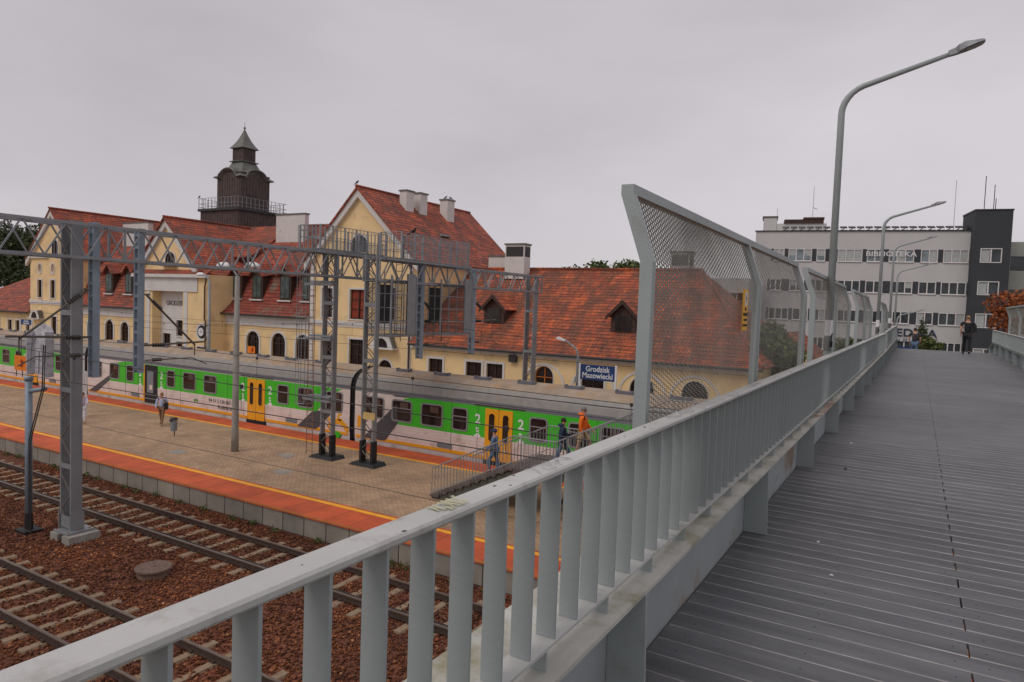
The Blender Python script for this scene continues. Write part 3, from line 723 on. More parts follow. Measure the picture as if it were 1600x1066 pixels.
def train_car(label, x0, x1, doors, wins, glo, ghi, opendoor=None, marks=(), stripes=(), arcs=()):
    t = thing('train_car', label, 'train car', (x0, YF, .3), 'coupled cars of the green and white train')
    # body shell lofted along x
    prof = [(YF + .06, .62), (YF + .03, 1.0), (YF, 1.5), (YF, 3.28), (YF + .02, 3.5), (YF + .10, 3.80), (YF + .30, 4.06), (YF + .65, 4.28), (YF + 1.45, 4.42)]
    prof = prof + [(YF + YB - y, z) for y, z in prof[-2::-1]]
    b = MB(); n = len(prof)
    vs = [(x0, y, z) for y, z in prof] + [(x1, y, z) for y, z in prof]
    cuts = []
    fs = []; ms = []
    for j in range(n - 1):
        z = (prof[j][1] + prof[j + 1][1]) / 2
        fs.append((j, j + 1, n + j + 1, n + j)); ms.append(troof if z > 3.95 else (upper_g if z > 3.6 else (tgrey_l if z > 3.3 else cream)))
    fs += [tuple(range(n)), tuple(range(2 * n - 1, n - 1, -1)), (0, n, 2 * n - 1, n - 1)]; ms += [tgrey, tgrey, dark]
    b.add(vs, fs); b.ms = [cream, tgrey_l, troof, tgrey, dark, upper_g]; b.m = [b.ms.index(q) for q in ms]
    body = b.build('body', None, t)
    b = MB(); b.box(x0 + .3, YF + .12, .42, x1 - .3, YF + 1.2, .64, dark)
    for bx in (x0 + 3.6, x1 - 3.6):
        for s in (-1.25, 1.25):
            b.tube([(bx + s, YF + .55, .62), (bx + s, YF + .70, .62)], .42, 20, dark)
        b.box(bx - 2, YF + .4, .5, bx + 2, YF + .52, .8, dark)
    b.build('underframe', None, t)
    # livery: green band cut at slanted ends, cream side corrugations, yellow sill
    b = MB(); sideface(b, glo, YF, .004, green); b.build('green_band', None, t)
    b = MB()
    for z in (1.22, 1.37, 1.52, 1.67, 1.80): b.box(x0 + .12, YF - .012 + (.0 if z > 1.4 else .018), z, x1 - .12, YF + .03, z + .022)
    b.build('side_ribs', cream, t)
    b = MB()
    edges = sorted([x0 + .1] + [e for d in doors for e in (d - .78, d + .78)] + [x1 - .1])
    for a, c in zip(edges[::2], edges[1::2]): b.box(a, YF - .004, .93, c, YF + .07, 1.07)
    b.build('yellow_sill', tyellow, t)
    for pts in stripes:
        b = MB(); sideface(b, pts, YF, .0165, tgrey); b.build('grey_slash', None, t)
    for (cx, cz, r0, r1, a0, a1, mm) in arcs:
        b = MB(); N = 14
        pts = [(cx + r1 * math.cos(R(a0 + (a1 - a0) * k / N)), cz + r1 * math.sin(R(a0 + (a1 - a0) * k / N))) for k in range(N + 1)]
        pts += [(cx + r0 * math.cos(R(a1 + (a0 - a1) * k / N)), cz + r0 * math.sin(R(a1 + (a0 - a1) * k / N))) for k in range(N + 1)] if r0 > 0 else []
        for k in range(N):
            q = lambda r, kk: (cx + r * math.cos(R(a0 + (a1 - a0) * kk / N)), cz + r * math.sin(R(a0 + (a1 - a0) * kk / N)))
            sideface(b, [q(max(r0, .001), k), q(r1, k), q(r1, k + 1), q(max(r0, .001), k + 1)], YF, .0155, mm)
        b.build('livery_emblem', None, t)
    for wi, (cx, w, split) in enumerate(wins):
        cz, h = 2.56, .94
        o_, i_ = roundrect(cx, cz, w + .14, h + .14, .17), roundrect(cx, cz, w, h, .11)
        b = MB(); ringpoly(b, o_, i_, YF, .03, frame_g)
        if split: b.box(cx - w / 2, YF - .026, cz + .10, cx + w / 2, YF - .012, cz + .145, frame_g)
        f = b.build('window', None, t)
        b = MB(); b.prism([(p[0], YF - .008, p[1]) for p in i_], (0, .006, 0)); b.build('pane', glass, f)
        if random.random() < .6 and w > .9:
            b = MB(); b.box(cx - w * .1, YF - .0095, cz + .12, cx + w * .32, YF - .0082, cz + .42); b.build('pane_patch', mat('brown_patch%d' % len(MT), (.10, .06, .045), .4), f)  # brown rectangle over the upper part of some panes
    for d in doors:
        if opendoor is not None and abs(d - opendoor) < .1:
            b = MB(); b.box(d - .72, YF - .02, .86, d + .72, YF - .010, 3.24, black)
            for z in (1.1, 1.35): b.box(d - .68, YF - .03, z, d + .68, YF - .012, z + .05, bin_m)
            b.box(d - .35, YF - .025, 1.5, d + .3, YF - .015, 2.9, bin_m); b.box(d - .1, YF - .028, 1.7, d + .2, YF - .018, 2.0, cream)
            b.box(d - .72, YF - .035, .86, d - .60, YF - .005, 3.24, tyellow)
            b.build('door_opening', None, t); continue
        for s in (-1, 1):
            cx = d + s * .36
            b = MB(); b.prism([(p[0], YF - .035, p[1]) for p in roundrect(cx, 2.06, .70, 2.30, .05)], (0, .03, 0), tyellow)
            ringpoly(b, roundrect(cx, 2.38, .40, 1.36, .19), roundrect(cx, 2.38, .30, 1.26, .14), YF - .035, .012, tyellow)
            b.box(cx + s * .0 - .03, YF - .05, 1.38, cx + .03, YF - .036, 1.44, signwhite)
            do = b.build('door', None, t)
            b = MB(); b.prism([(p[0], YF - .041, p[1]) for p in roundrect(cx, 2.38, .29, 1.25, .14)], (0, .005, 0)); b.build('pane', glass, do)
        b = MB(); b.box(d - .78, YF - .03, .62, d + .78, YF + .03, .91); b.box(d - .03, YF - .034, .9, d + .03, YF - .003, 3.22); b.build('door_step', black, t)
        b = MB(); b.box(d - 1.3, YF - .03, 3.30, d + 1.3, YF + .02, 3.34); b.build('door_rail', wood, t)
    for d in doors:
        for s in (-1, 1):
            x = d + s * 1.12
            text_obj('2', .62, (x, YF - .008, 2.66), signwhite, t, bold=.012)
            b = MB()
            for k in range(3): b.box(x - .09 + k * .02, YF - .008, 2.22 - k * .13, x + .05 + k * .02, YF - .0045, 2.30 - k * .13)
            b.build('pictogram', signwhite, t)
            b = MB(); b.box(x - .16, YF - .006, 1.86, x + .16, YF - .0045, 1.97); b.build('notice', signwhite, t)
    for (tx, sz, x, z, mm) in marks: text_obj(tx, sz, (x, YF - .016, z), mm, t)
    sx = x0 + 1.6
    while sx < x1 - 1:
        if all(abs(sx - d) > 1.0 for d in doors) and all(abs(sx - w_[0]) > w_[1] * .62 for w_ in wins):
            b = MB(); b.box(sx - .006, YF - .013, 1.05, sx + .006, YF - .004, 3.28); b.build('panel_seam', tgrey, t)
        sx += 1.45
    for gx in (x0 + 5.6, x1 - 4.2):
        b = MB(); b.box(gx - .42, YF - .018, 1.12, gx + .42, YF - .004, 1.34)
        for q in range(6): b.box(gx - .40, YF - .026, 1.14 + q * .033, gx + .40, YF - .018, 1.155 + q * .033)
        b.build('vent_grille', MT['bin_paint'], t)
    # roof vents
    k = 0; b = None
    xx = x0 + 2.2
    while xx < x1 - 1:
        b = MB(); b.box(xx - .38, YF + .95, 4.33, xx + .38, YF + 1.25, 4.40); b.box(xx - .34, YF + .97, 4.40, xx + .34, YF + 1.23, 4.46); b.box(xx - .44, YF + 1.0, 4.36, xx - .36, YF + 1.2, 4.50); b.box(xx + .36, YF + 1.0, 4.36, xx + .44, YF + 1.2, 4.50)
        b.build('roof_vent', tgrey_l, t); xx += 2.35
    b = MB(); b.box(x0, YF + .12, 3.86, x1, YF + .17, 3.885); b.build('rain_gutter', tgrey, t)
    return t
def band(xa, xb, za=1.86, zb=3.28): return [(xa, za), (xb, za), (xb, zb), (xa, zb)]
# middle car
g2 = [(-46.2, 1.88), (-26.9, 1.88), (-25.9, 2.9), (-25.1, 3.25), (-44.3, 3.27), (-45.1, 3.16), (-45.35, 2.8), (-45.45, 2.3)]
c2 = train_car('middle train car with one doorway standing open, green band between slanted grey slashes', -48.7, -24.55, [-41.45, -31.57],
    [(-47.3, .62, 1), (-45.45, .95, 0), (-43.68, .66, 1), (-39.36, .68, 1), (-37.55, 1.08, 0), (-35.6, 1.05, 1), (-29.42, .75, 1), (-27.7, 1.05, 1), (-25.62, 1.05, 1)], g2, 0, opendoor=-41.45,
    marks=[('94 51 2 130 067-2', .30, -34.6, 1.62, tgrey), ('PL-KMKOL', .28, -34.2, 1.29, tgrey), ('KM', .22, -36.9, 1.5, tgrey)],
    stripes=[[(-48.5, .98), (-47.6, .98), (-46.1, 1.86), (-45.4, 2.55), (-46.3, 2.1)], [(-28.3, .98), (-26.9, .98), (-25.75, 1.95), (-26.3, 2.05), (-27.2, 1.88)]],
    arcs=[(-25.35, .82, .62, .88, 25, 150, tyellow), (-25.9, 1.75, .1, .22, 60, 300, tyellow), (-25.2, 1.8, .08, .2, 60, 330, tyellow), (-25.5, .35, .35, .72, 55, 125, green), (-36.9, 1.32, .16, .22, 20, 160, green)])
g1 = [(-22.0, 1.88), (0, 1.88), (0, 3.28), (-20.5, 3.28), (-21.0, 3.18), (-21.4, 2.9), (-21.6, 2.3)]
c1 = train_car('train car at the right, behind the staircase, with closed yellow double doors', -24.2, 0, [-15.68, -5.7],
    [(-22.9, 1.1, 1), (-21.17, 1.12, 1), (-19.37, 1.15, 0), (-17.77, .74, 1), (-13.7, .75, 1), (-11.77, .9, 1), (-10.3, .95, 1), (-8.0, .9, 1), (-3.6, .9, 1), (-2.0, 1.0, 0)], g1, 0,
    stripes=[[(-23.6, .98), (-22.2, .98), (-21.4, 1.95), (-21.5, 2.85), (-22.6, 1.9)], [(-21.6, 3.22), (-20.3, 3.27), (-20.9, 3.30), (-21.8, 3.27)]],
    arcs=[(-24.0, 1.75, .0, .32, -90, 90, tyellow)])
g3 = [(-72, 1.86), (-51.0, 1.86), (-50.2, 2.6), (-49.5, 3.25), (-72, 3.28)]
c3 = train_car('farthest train car at the left edge, half hidden by the white signal screen', -73, -49.05, [-56.05, -66],
    [(-60.0, 1.0, 1), (-58.1, .75, 1), (-54.2, .7, 1), (-52.45, .62, 1), (-50.4, .75, 1), (-62, 1, 1), (-64, .7, 1), (-68.4, .75, 1), (-70, 1, 1)], g3, 0,
    stripes=[[(-50.9, .98), (-50.0, .98), (-49.3, 1.5), (-49.5, 1.9)]])
for xa in (-48.7, -24.38):
    t = thing('gangway', 'black bellows gangway between the middle car and the %s car' % ('farthest' if xa < -40 else 'right hand'), 'gangway', (xa, YF, .7), 'bellows between the train cars')
    ww = .35 if xa < -40 else .18
    for k in range(3):
        x = xa - ww / 2 + k * ww / 3
        b = MB(); pr = [(YF + .10, .8), (YF + .08, 3.3), (YF + .22, 3.85), (YF + .6, 4.2), (YF + 1.45, 4.36), (YB - .6, 4.2), (YB - .1, 3.3), (YB - .1, .8)]
        b.prism([(x, y + (.03 if k % 2 else 0), z) for y, z in pr], (ww / 3 - .01, 0, 0)); b.build('bellows_fold', black, t)

# ------------------------------------------------------------------ overhead line gantries
def lattice_mast(b, x, y, z0, z1, legdx, w=.20, d=.10, step=.75, m=None, bm=None):
    """two channel legs in x joined by diagonals"""
    for s in (-1, 1):
        b.box(x + s * legdx / 2 - d / 2, y - w / 2, z0, x + s * legdx / 2 + d / 2, y + w / 2, z1, m)
def zigzag(b, p0, p1, q0, q1, n, w=.05, m=None):
    p0, p1, q0, q1 = map(Vector, (p0, p1, q0, q1))
    for k in range(n):
        a = p0.lerp(p1, k / n); c = q0.lerp(q1, (k + .5) / n); e = p0.lerp(p1, (k + 1) / n)
        b.bar(a, c, w, w, m); b.bar(c, e, w, w, m)
def beam(parent, x, y0, y1, zb=8.82, zt=9.82, wd=.9, n=None):
    n = n or int((y1 - y0) / 1.15)
    b = MB()
    for xx in (x - wd / 2, x + wd / 2):
        for z in (zb, zt): b = MB(); b.box(xx - .045, y0, z - .045, xx + .045, y1, z + .045); b.build('chord', galv, parent)
    for xx in (x - wd / 2, x + wd / 2):
        b = MB(); zigzag(b, (xx, y0, zb), (xx, y1, zb), (xx, y0, zt), (xx, y1, zt), n, .042)
        for k in range(0, n + 1, 4): yy = y0 + (y1 - y0) * k / n; b.box(xx - .03, yy - .03, zb, xx + .03, yy + .03, zt)
        b.build('side_lattice', galv, parent)
    for z in (zb, zt):
        b = MB(); zigzag(b, (x - wd / 2, y0, z), (x - wd / 2, y1, z), (x + wd / 2, y0, z), (x + wd / 2, y1, z), n, .03); b.build('cross_lattice', galv, parent)
def hanger(parent, x, y, z0, z1):
    b = MB()
    for s in (-1, 1): b.box(x + s * .11 - .03, y - .105, z0, x + s * .11 + .03, y + .105, z1)
    z = z0 + .1
    while z < z1 - .1: b.box(x - .085, y - .098, z, x + .085, y + .098, z + .10); z += .40
    return b.build('drop_post', MT.get('blue_grey_paint') or mat('blue_grey_paint', (.25, .31, .37), .5, .1, var=.12), parent)
def insul(b, p, q, r=.055, n=5, m=None):
    p, q = Vector(p), Vector(q)
    for k in range(n):
        c = p.lerp(q, (k + .5) / n); d = (q - p).normalized() * .014; b.tube([c - d, c + d], r, 8, m)
def cantilever(parent, x, y, s, zt, zm, zl, reach, ztip):
    """tie from hanger down to tip + two horizontal tubes"""
    c = MB(); tip = (x, y + s * reach, ztip)
    c.tube([(x, y + s * .12, zt), tip], .035, 7); c.tube([(x, y + s * .12, zm), (x, y + s * (reach + .35), zm + .07)], .035, 7)
    c.tube([(x, y + s * .12, zl), (x + .25, y + s * (reach * .85), zl + .03), (x + .4, y + s * (reach + .2), zl - .2)], .022, 6)
    c.bar((x, y + s * reach, zm), (x, y + s * reach, zl + .1), .03); c.bar((x, y - .16, zt), (x, y + s * .25, zt), .06); c.bar((x, y - .16, zm), (x, y + s * .25, zm), .06)
    o = c.build('cantilever', MT.get('tarnished_tube') or mat('tarnished_tube', (.12, .11, .09), .5, .4), parent)
    b = MB(); d = Vector(tip) - Vector((x, y, zt)); d.normalize(); p = Vector((x, y + s * .12, zt))
    insul(b, p + d * .3, p + d * .75, .07); insul(b, (x, y + s * .35, zm), (x, y + s * .8, zm), .07); insul(b, (x, y + s * .35, zl), (x, y + s * .7, zl), .06)
    b.build('insulator', dark, o)

ga = thing('catenary_gantry', 'nearer catenary gantry, its lattice mast on concrete blocks beside the small signal pole', 'gantry', (-22.6, 11.5, 0), 'catenary gantries over the tracks')
def big_mast(parent, x, y, z0, z1, leg=.62, w=.26, foot='blocks', shade=galv_l, panel_side=True):
    """H-section legs: solid flange towards +x side, lacing between"""
    t = MB()
    for s in (-1, 1):
        t.box(x + s * leg / 2 - .035, y - w / 2, z0, x + s * leg / 2 + .035, y + w / 2, z1)
    if foot == 'blocks' and abs(z0 - .34) < .01: t.box(x - leg / 2, y - w / 2, z0 + .02, x + leg / 2, y - w / 2 + .012, z0 + .4)
    z = z0 + 1.9
    while z < z1 - 1.2: t.box(x - leg / 2 + .035, y - w / 2, z, x + leg / 2 - .035, y - w / 2 + .012, z + .16); t.box(x - leg / 2 + .035, y + w / 2 - .012, z, x + leg / 2 - .035, y + w / 2, z + .16); z += 2.4
    o = t.build('mast', shade, parent)
    b = MB(); n = int((z1 - z0) / .55)
    for yy in (y - w / 2 + .02, y + w / 2 - .02):
        for k in range(n):
            za, zc = z0 + (z1 - z0) * k / n, z0 + (z1 - z0) * (k + 1) / n; s = 1 if k % 2 else -1
            b.bar((x - s * leg / 2, yy, za), (x + s * leg / 2, yy, zc), .028)
    b.build('mast_lacing', MT.get('weathered_lacing') or mat('weathered_lacing', (.17, .14, .13), .7, var=.3, vs=3), o)
    return o
mo = big_mast(ga, -22.72, 11.60, .34, 9.95, leg=.58, w=.34)
b = MB(); b.box(-23.0, 11.22, .24, -22.2, 12.05, .30); b.box(-23.08, 11.4, .30, -23.04, 11.82, .85); b.box(-22.40, 11.4, .30, -22.36, 11.82, .85); b.build('base_plate', galv_l, mo)
for xx in (-23.05, -22.38):
    b = MB(); b.box(xx, 11.15, -.02, xx + .42, 12.1, .235); b.build('footing', conc, mo)
b = MB()
for xx in (-22.95, -22.3):
    for yy in (11.3, 11.65, 11.95): b.lathe((xx, yy, .235), [(.025, 0), (.025, .09), (0, .1)], 6)
b.build('anchor_bolt', rust, mo)
beam(ga, -22.3, -6, 23.3)
beam(ga, -22.3, 23.3, 24.6, n=1, wd=.9)
hanger(ga, -22.3, 12.05, 5.1, 9.95); hanger(ga, -22.3, 13.5, 5.15, 9.92)
cantilever(ga, -22.3, 12.0, -1, 7.86, 6.37, 5.82, 2.05, 6.36)
cantilever(ga, -22.3, 13.62, 1, 7.76, 6.05, 5.55, 1.95, 6.02)
def twin_mast(parent, x, y, z0, z1, leg=.95):
    o = big_mast(parent, x, y, z0 + .12, z1, leg=leg, w=.24)
    b = MB(); b.prism([(x - leg / 2 - .42, y - .42, z0), (x + leg / 2 + .42, y - .42, z0), (x + leg / 2 + .25, y - .36, z0 + .13), (x - leg / 2 - .25, y - .36, z0 + .13)], (0, .8, 0))
    for s in (-1, 1): b.box(x + s * leg / 2 - .06, y - .15, z0 + .1, x + s * leg / 2 + .06, y + .15, z0 + 1.05)
    b.build('mast_foot', black, o)
    return o
t1 = twin_mast(ga, -22.38, 22.24, .75, 9.9, .62)
gb = thing('catenary_gantry', 'farther catenary gantry spanning the train, with two mesh signal screens hung beneath', 'gantry', (-20, 22.3, .75), 'catenary gantries over the tracks')
t2 = twin_mast(gb, -20.07, 22.35, .75, 9.75, .62)
b = MB(); b.box(-20.25, 22.18, 5.35 - 2.6, -19.6, 22.2, 3.05); b.build('mast_number_plate', MT.get('plate_yellow') or mat('plate_yellow', (.62, .45, .17), .6), t2)
big_mast(gb, -20.0, 36.3, .75, 9.65, leg=.55, w=.5)
beam(gb, -20.0, 22.2, 36.7, zb=8.68, zt=9.6)
for yy in (25.6, 29.95): hanger(gb, -20.0, yy, 5.2, 9.6)
cantilever(gb, -20.0, 29.95, 1, 8.0, 6.94, 5.84, 2.0, 7.0)
cantilever(gb, -20.0, 25.6, 1, 8.0, 6.94, 5.84, 1.7, 6.6)
# signal walkway cages on top
def cage(parent, x0, x1, y0, y1, zf, zr, name='walkway_cage', pitch=.3, mid=3):
    b = MB()
    for z in [zf + (zr - zf) * k / mid for k in range(mid + 1)]:
        for (p, q) in (((x0, y0, z), (x1, y0, z)), ((x1, y0, z), (x1, y1, z)), ((x1, y1, z), (x0, y1, z)), ((x0, y1, z), (x0, y0, z))): b.bar(p, q, .026)
    def vl(x, y, w=.02): b.box(x - w, y - w, zf, x + w, y + w, zr)
    for (x, y) in ((x0, y0), (x1, y0), (x1, y1), (x0, y1)): vl(x, y, .035)
    k = y0 + pitch * 3
    while k < y1: vl(x1, k, .03); vl(x0, k, .03); k += pitch * 3
    k = y0 + pitch
    while k < y1: vl(x1, k, .009); vl(x0, k, .009); k += pitch
    k = x0 + pitch
    while k < x1: vl(k, y0, .012); vl(k, y1, .012); k += pitch
    return b.build(name, galv, parent)
def grate(parent, x0, x1, y0, y1, z):
    b = MB(); k = y0
    while k < y1: b.box(x0, k, z, x1, k + .03, z + .04); k += .09
    b.box(x0, y0, z - .08, x0 + .05, y1, z + .05); b.box(x1 - .05, y0, z - .08, x1, y1, z + .05); return b.build('walkway_grating', galv, parent)
cage(ga, -23.0, -21.8, 21.0, 25.2, 9.95, 10.95, pitch=.24, mid=2); grate(ga, -23.0, -21.8, 21.0, 25.2, 9.92)
cage(gb, -20.6, -19.4, 23.4, 24.9, 9.7, 10.85, pitch=.3); cage(gb, -20.6, -19.5, 25.0, 28.7, 9.7, 10.85, pitch=.45); grate(gb, -20.6, -19.4, 22.5, 28.9, 9.66)
def meshsheet(parent, plane, a0, a1, z0, z1, c, m, pitch=.07, w=.007, name='mesh_infill'):
    b = MB(); k = a0
    while k <= a1:
        if plane == 'y': b.box(c - .002, k, z0, c + .002, k + w, z1)
        else: b.box(k, c - .002, z0, k + w, c + .002, z1)
        k += pitch
    k = z0
    while k <= z1:
        if plane == 'y': b.box(c - .0021, a0, k, c + .0021, a1, k + w)
        else: b.box(a0, c - .0021, k, a1, c + .0021, k + w)
        k += pitch
    return b.build(name, m, parent)
meshsheet(gb, 'y', 25.0, 28.7, 9.75, 10.8, -19.48, galv, pitch=.06, w=.012)
meshsheet(ga, 'y', 21.8, 25.2, 9.95, 10.4, -21.83, galv, pitch=.06, w=.012)
# hanging signal screens
def sigscreen(y0, y1):
    x0, x1, z0, z1 = -20.75, -19.35, 6.35, 8.75
    b = MB()
    for (x, y) in ((x0, y0), (x1, y0), (x1, y1), (x0, y1)): b.box(x - .03, y - .03, z0, x + .03, y + .03, z1 + .2)
    for z in [z0 + (z1 - z0) * k / 4 for k in range(5)]:
        b.bar((x0, y0, z), (x1, y0, z), .03); b.bar((x1, y0, z), (x1, y1, z), .03); b.bar((x0, y1, z), (x1, y1, z), .03); b.bar((x0, y0, z), (x0, y1, z), .03)
    for k in range(1, 4): xx = x0 + (x1 - x0) * k / 4; b.box(xx - .015, y0 - .015, z0, xx + .015, y0 + .015, z1)
    for k in range(1, 4): yy = y0 + (y1 - y0) * k / 4; b.box(x1 - .015, yy - .015, z0, x1 + .015, yy + .015, z1)
    b.box(x0, y0, z0 - .06, x1, y1, z0); b.build('signal_cage', galv, gb)
    b = MB(); b.box(x0 + .3, y0 + .5, z0 + .5, x0 + .62, y0 + 1.0, z1 - .2); b.build('signal_back', dark, gb)
    b = MB(); b.box(x1 - .06, y1 - .62, z0 + .05, x1 + .02, y1 - .05, z1 + .3); b.build('signal_side_plate', galv_l, gb)
    meshsheet(gb, 'y', y0, y1, z0, z1, x1, dark, pitch=.05, w=.014, name='signal_mesh')
    meshsheet(gb, 'x', x0, x1, z0, z1, y0, dark, pitch=.06, w=.014, name='signal_mesh')
sigscreen(22.75, 24.45); sigscreen(26.3, 28.9)
# ladders
def ladder(parent, x, y, z0, z1, w=.36, hoops=True):
    b = MB()
    for s in (-1, 1): b.tube([(x + s * w / 2, y, z0), (x + s * w / 2, y, z1)], .018, 6)
    z = z0 + .2
    while z < z1: b.tube([(x - w / 2, y, z), (x + w / 2, y, z)], .013, 5); z += .3
    b.build('ladder', MT.get('ladder_red') or mat('ladder_red', (.27, .13, .09), .7), parent)
    if hoops:
        b = MB(); z = z0 + 2.4; zs = []
        while z < z1:
            b.tube([(x - w / 2, y, z), (x - w / 2 - .18, y - .25, z), (x - w / 2 - .1, y - .62, z), (x, y - .72, z), (x + w / 2 + .1, y - .62, z), (x + w / 2 + .18, y - .25, z), (x + w / 2, y, z)], .017, 5); z += .95
        for (dx, dy) in ((-w / 2 - .18, -.25), (-w / 2 - .1, -.62), (0, -.72), (w / 2 + .1, -.62), (w / 2 + .18, -.25)): b.tube([(x + dx, y + dy, z0 + 2.4), (x + dx, y + dy, z1)], .014, 5)
        b.build('safety_hoops', galv, parent)
ladder(ga, -23.25, 22.0, .8, 11.0)
ladder(gb, -20.5, 24.6, 6.0, 9.7, hoops=False); ladder(gb, -20.9, 27.6, 6.0, 9.7, hoops=False)
b = MB()
for z in (3.3, 6.0, 8.4): b.box(-23.55, 21.8, z, -21.9, 21.95, z + .12); b.box(-23.4, 22.0, z + .14, -22.1, 22.4, z + .22)
b.build('clamp_bracket', galv, ga)

# ------------------------------------------------------------------ overhead wires
wire_m = mat('wire', (.05, .048, .045), .5, .4)
def wires(label, y, zc, zm, x0=-150, x1=10, span=50, xs=-22.3, dr=True, st=0):
    t = thing('catenary_wire', label, 'overhead wire', (xs, y, zc), 'catenary wires above the tracks')
    def zmess(x):
        u = ((x - xs) / span); u = u - math.floor(u); return zm - (zm - zc - .35) * (1 - (2 * u - 1) ** 2)
    X = [x0 + k * 2.5 for k in range(int((x1 - x0) / 2.5) + 1)]
    b = MB(); b.tube([(x, y, zmess(x)) for x in X], .009, 5); b.build('messenger_wire', wire_m, t)
    b = MB(); b.tube([(x0, y, zc), (x1, y, zc)], .010, 5); b.build('contact_wire', wire_m, t)
    x = x0 + 2
    while x < x1: b = MB(); b.tube([(x, y, zc), (x, y, zmess(x))], .006, 4); b.box(x - .03, y - .02, zmess(x) - .05, x + .03, y + .02, zmess(x) + .03); x += 6.2; b.build('dropper', wire_m, t)
wires('wires strung over the nearest track', 9.15, 5.55, 6.3)
wires('wires strung over the track by the platform edge', 14.6, 5.35, 6.0, st=1)
wires('wires strung above the train roof', 27.5, 5.45, 6.9)
wires('wires strung over the hidden track behind the train', 31.9, 5.6, 7.0, xs=-20)
# feeder lines low in the picture
b = MB()
X = [-60 + 2.0 * k for k in range(30)]
b.tube([(x, 10.4, 3.55 + .0012 * (x + 25) ** 2) for x in X], .013, 5); b.build('feeder', wire_m) if False else None

# signal pole with white screen near the mast
sp = thing('signal_pole', 'thin signal pole with a white screened signal head above the ballast', 'signal', (-24.3, 11.12, 0))
b = MB(); b.tube([(-24.3, 11.12, .55), (-24.3, 11.12, 4.98)], .105, 14); b.tube([(-24.3, 11.12, 4.9), (-24.3, 11.12, 5.02)], .13, 14); b.tube([(-24.3, 11.12, 4.55), (-23.3, 11.12, 4.72)], .07, 10); b.build('pole', MT['blue_grey_paint'], sp, smooth=True)
b = MB(); b.tube([(-24.3, 11.12, .0), (-24.3, 11.12, .75)], [.13, .10], 14); b.box(-24.62, 10.85, -.01, -23.98, 11.4, .09); b.build('pole_base', black, sp)
b = MB()
N = 10; x0, x1 = -24.2, -23.05
pts = [(x0, 5.12), (x1, 5.12), (x1, 6.45)] + [((x0 + x1) / 2 + (x1 - x0) / 2 * math.cos(math.pi * k / N), 6.45 + .28 * math.sin(math.pi * k / N)) for k in range(1, N)] + [(x0, 6.45)]
b.prism([(p[0], 11.22, p[1]) for p in pts], (0, .03, 0)); b.box(x0, 11.0, 5.1, x0 + .03, 11.22, 6.5); b.box(x1 - .03, 11.0, 5.1, x1, 11.22, 6.5); b.build('signal_screen', mat('white_enamel', (.62, .61, .64), .5, var=.12, vs=4, dirt=(.25, .26, .29), dirt_amt=.4, dirt_s=6), sp)
b = MB()
for z in (5.35, 5.6, 5.95, 6.3): b.bar((x0 + .15, 11.0, z), (x1 - .1, 11.0, z + .03), .022)
b.bar((x0 + .3, 10.98, 5.3), (x0 + .45, 10.98, 6.4), .022); b.bar((x1 - .35, 10.98, 5.2), (x1 - .3, 10.98, 5.9), .022); b.bar((x0 + .35, 10.98, 5.95), (x0 + .65, 10.98, 6.3), .018); b.build('signal_bracket', galv, sp)
b = MB()
for s in (0, .11):
    b.tube([(-24.02 + s, 11.0, .05), (-24.02 + s, 11.0, 3.05), (-23.22 + s, 11.0, 4.75), (-23.15 + s, 11.0, 6.1)], .02, 6)
b.tube([(-24.3, 11.0, .1), (-23.9, 11.0, .1)], .02, 6)
b.build('conduit', dark, sp)

# orange end-of-wire markers
mk = mat('marker_mark', (.45, .05, .02), .6)
def marker(label, x, y, z, w=1.05, h=.6):
    t = thing('marker_sign', label, 'marker sign', (x, y, z), 'orange marker signs on the wires')
    b = MB(); b.box(x - w / 2, y - .015, z - h / 2, x + w / 2, y, z + h / 2); b.build('plate', signor, t)
    b = MB()
    for a in range(0, 180, 45): c, s_ = math.cos(R(a)) * .17, math.sin(R(a)) * .17; b.bar((x - c + .1, y - .019, z - s_), (x + c + .1, y - .019, z + s_), .05, .003)
    b.build('symbol', mk, t)
    b = MB(); b.bar((x - w * .35, y, z - h / 2), (x - w * .35, y, z - h / 2 - .25), .025); b.bar((x + w * .1, y, z - h / 2), (x + w * .1, y, z - h / 2 - .25), .025); b.bar((x, y, z + h / 2), (x, y, z + h / 2 + .7), .02); b.build('holder', wire_m, t)
marker('orange marker plate at the far left beside the white signal screen', -31.2, 14.0, 4.78)
marker('small orange marker plate in front of the arched station window', -33.97, 27.45, 4.65, .64, .40)

# platform lamp posts etc
def plat_lamp(label, x, y, zb, h, two, arm, r=.14, mm=conc, heads=None):
    t = thing('platform_lamp', label, 'lamp post', (x, y, zb), 'lamp posts on the platforms')
    b = MB(); b.tube([(x, y, zb), (x, y, zb + 1.0), (x, y, zb + h)], [r, r * .93, r * .62], 14); b.build('pole', mm, t, smooth=True)
    for s in two:
        b = MB(); b.tube([(x, y, zb + h - .1), (x, y, zb + h), (x + s * arm * .4, y, zb + h + .35), (x + s * arm, y, zb + h + .42)], .035, 7); b.build('arm', galv, t)
        b = MB(); b.lathe((x + s * arm, y, zb + h + .40), [(.12, -.04), (.42, 0), (.44, .05), (.36, .15), (.2, .22), (0, .24)], 14, sx=1.0, sy=.55); b.build('lamp_head', signwhite, t, smooth=True)
    return t
plat_lamp('concrete lamp post with two white dome heads on the middle platform', -26.47, 20.57, .75, 7.95, (-1, 1), .98, r=.17)
t = plat_lamp('lamp post with one dome head and a clock by the station entrance', -46.3, 33.5, .75, 8.1, (-1,), 1.1, r=.15, mm=galv_l)
b = MB(); c = (-46.95, 33.3, 4.95)
b.tube([(c[0], c[1] - .02, c[2]), (c[0], c[1] + .08, c[2])], .37, 20, dark); b.tube([(c[0], c[1] - .03, c[2]), (c[0], c[1] - .02, c[2])], .32, 20, signwhite)
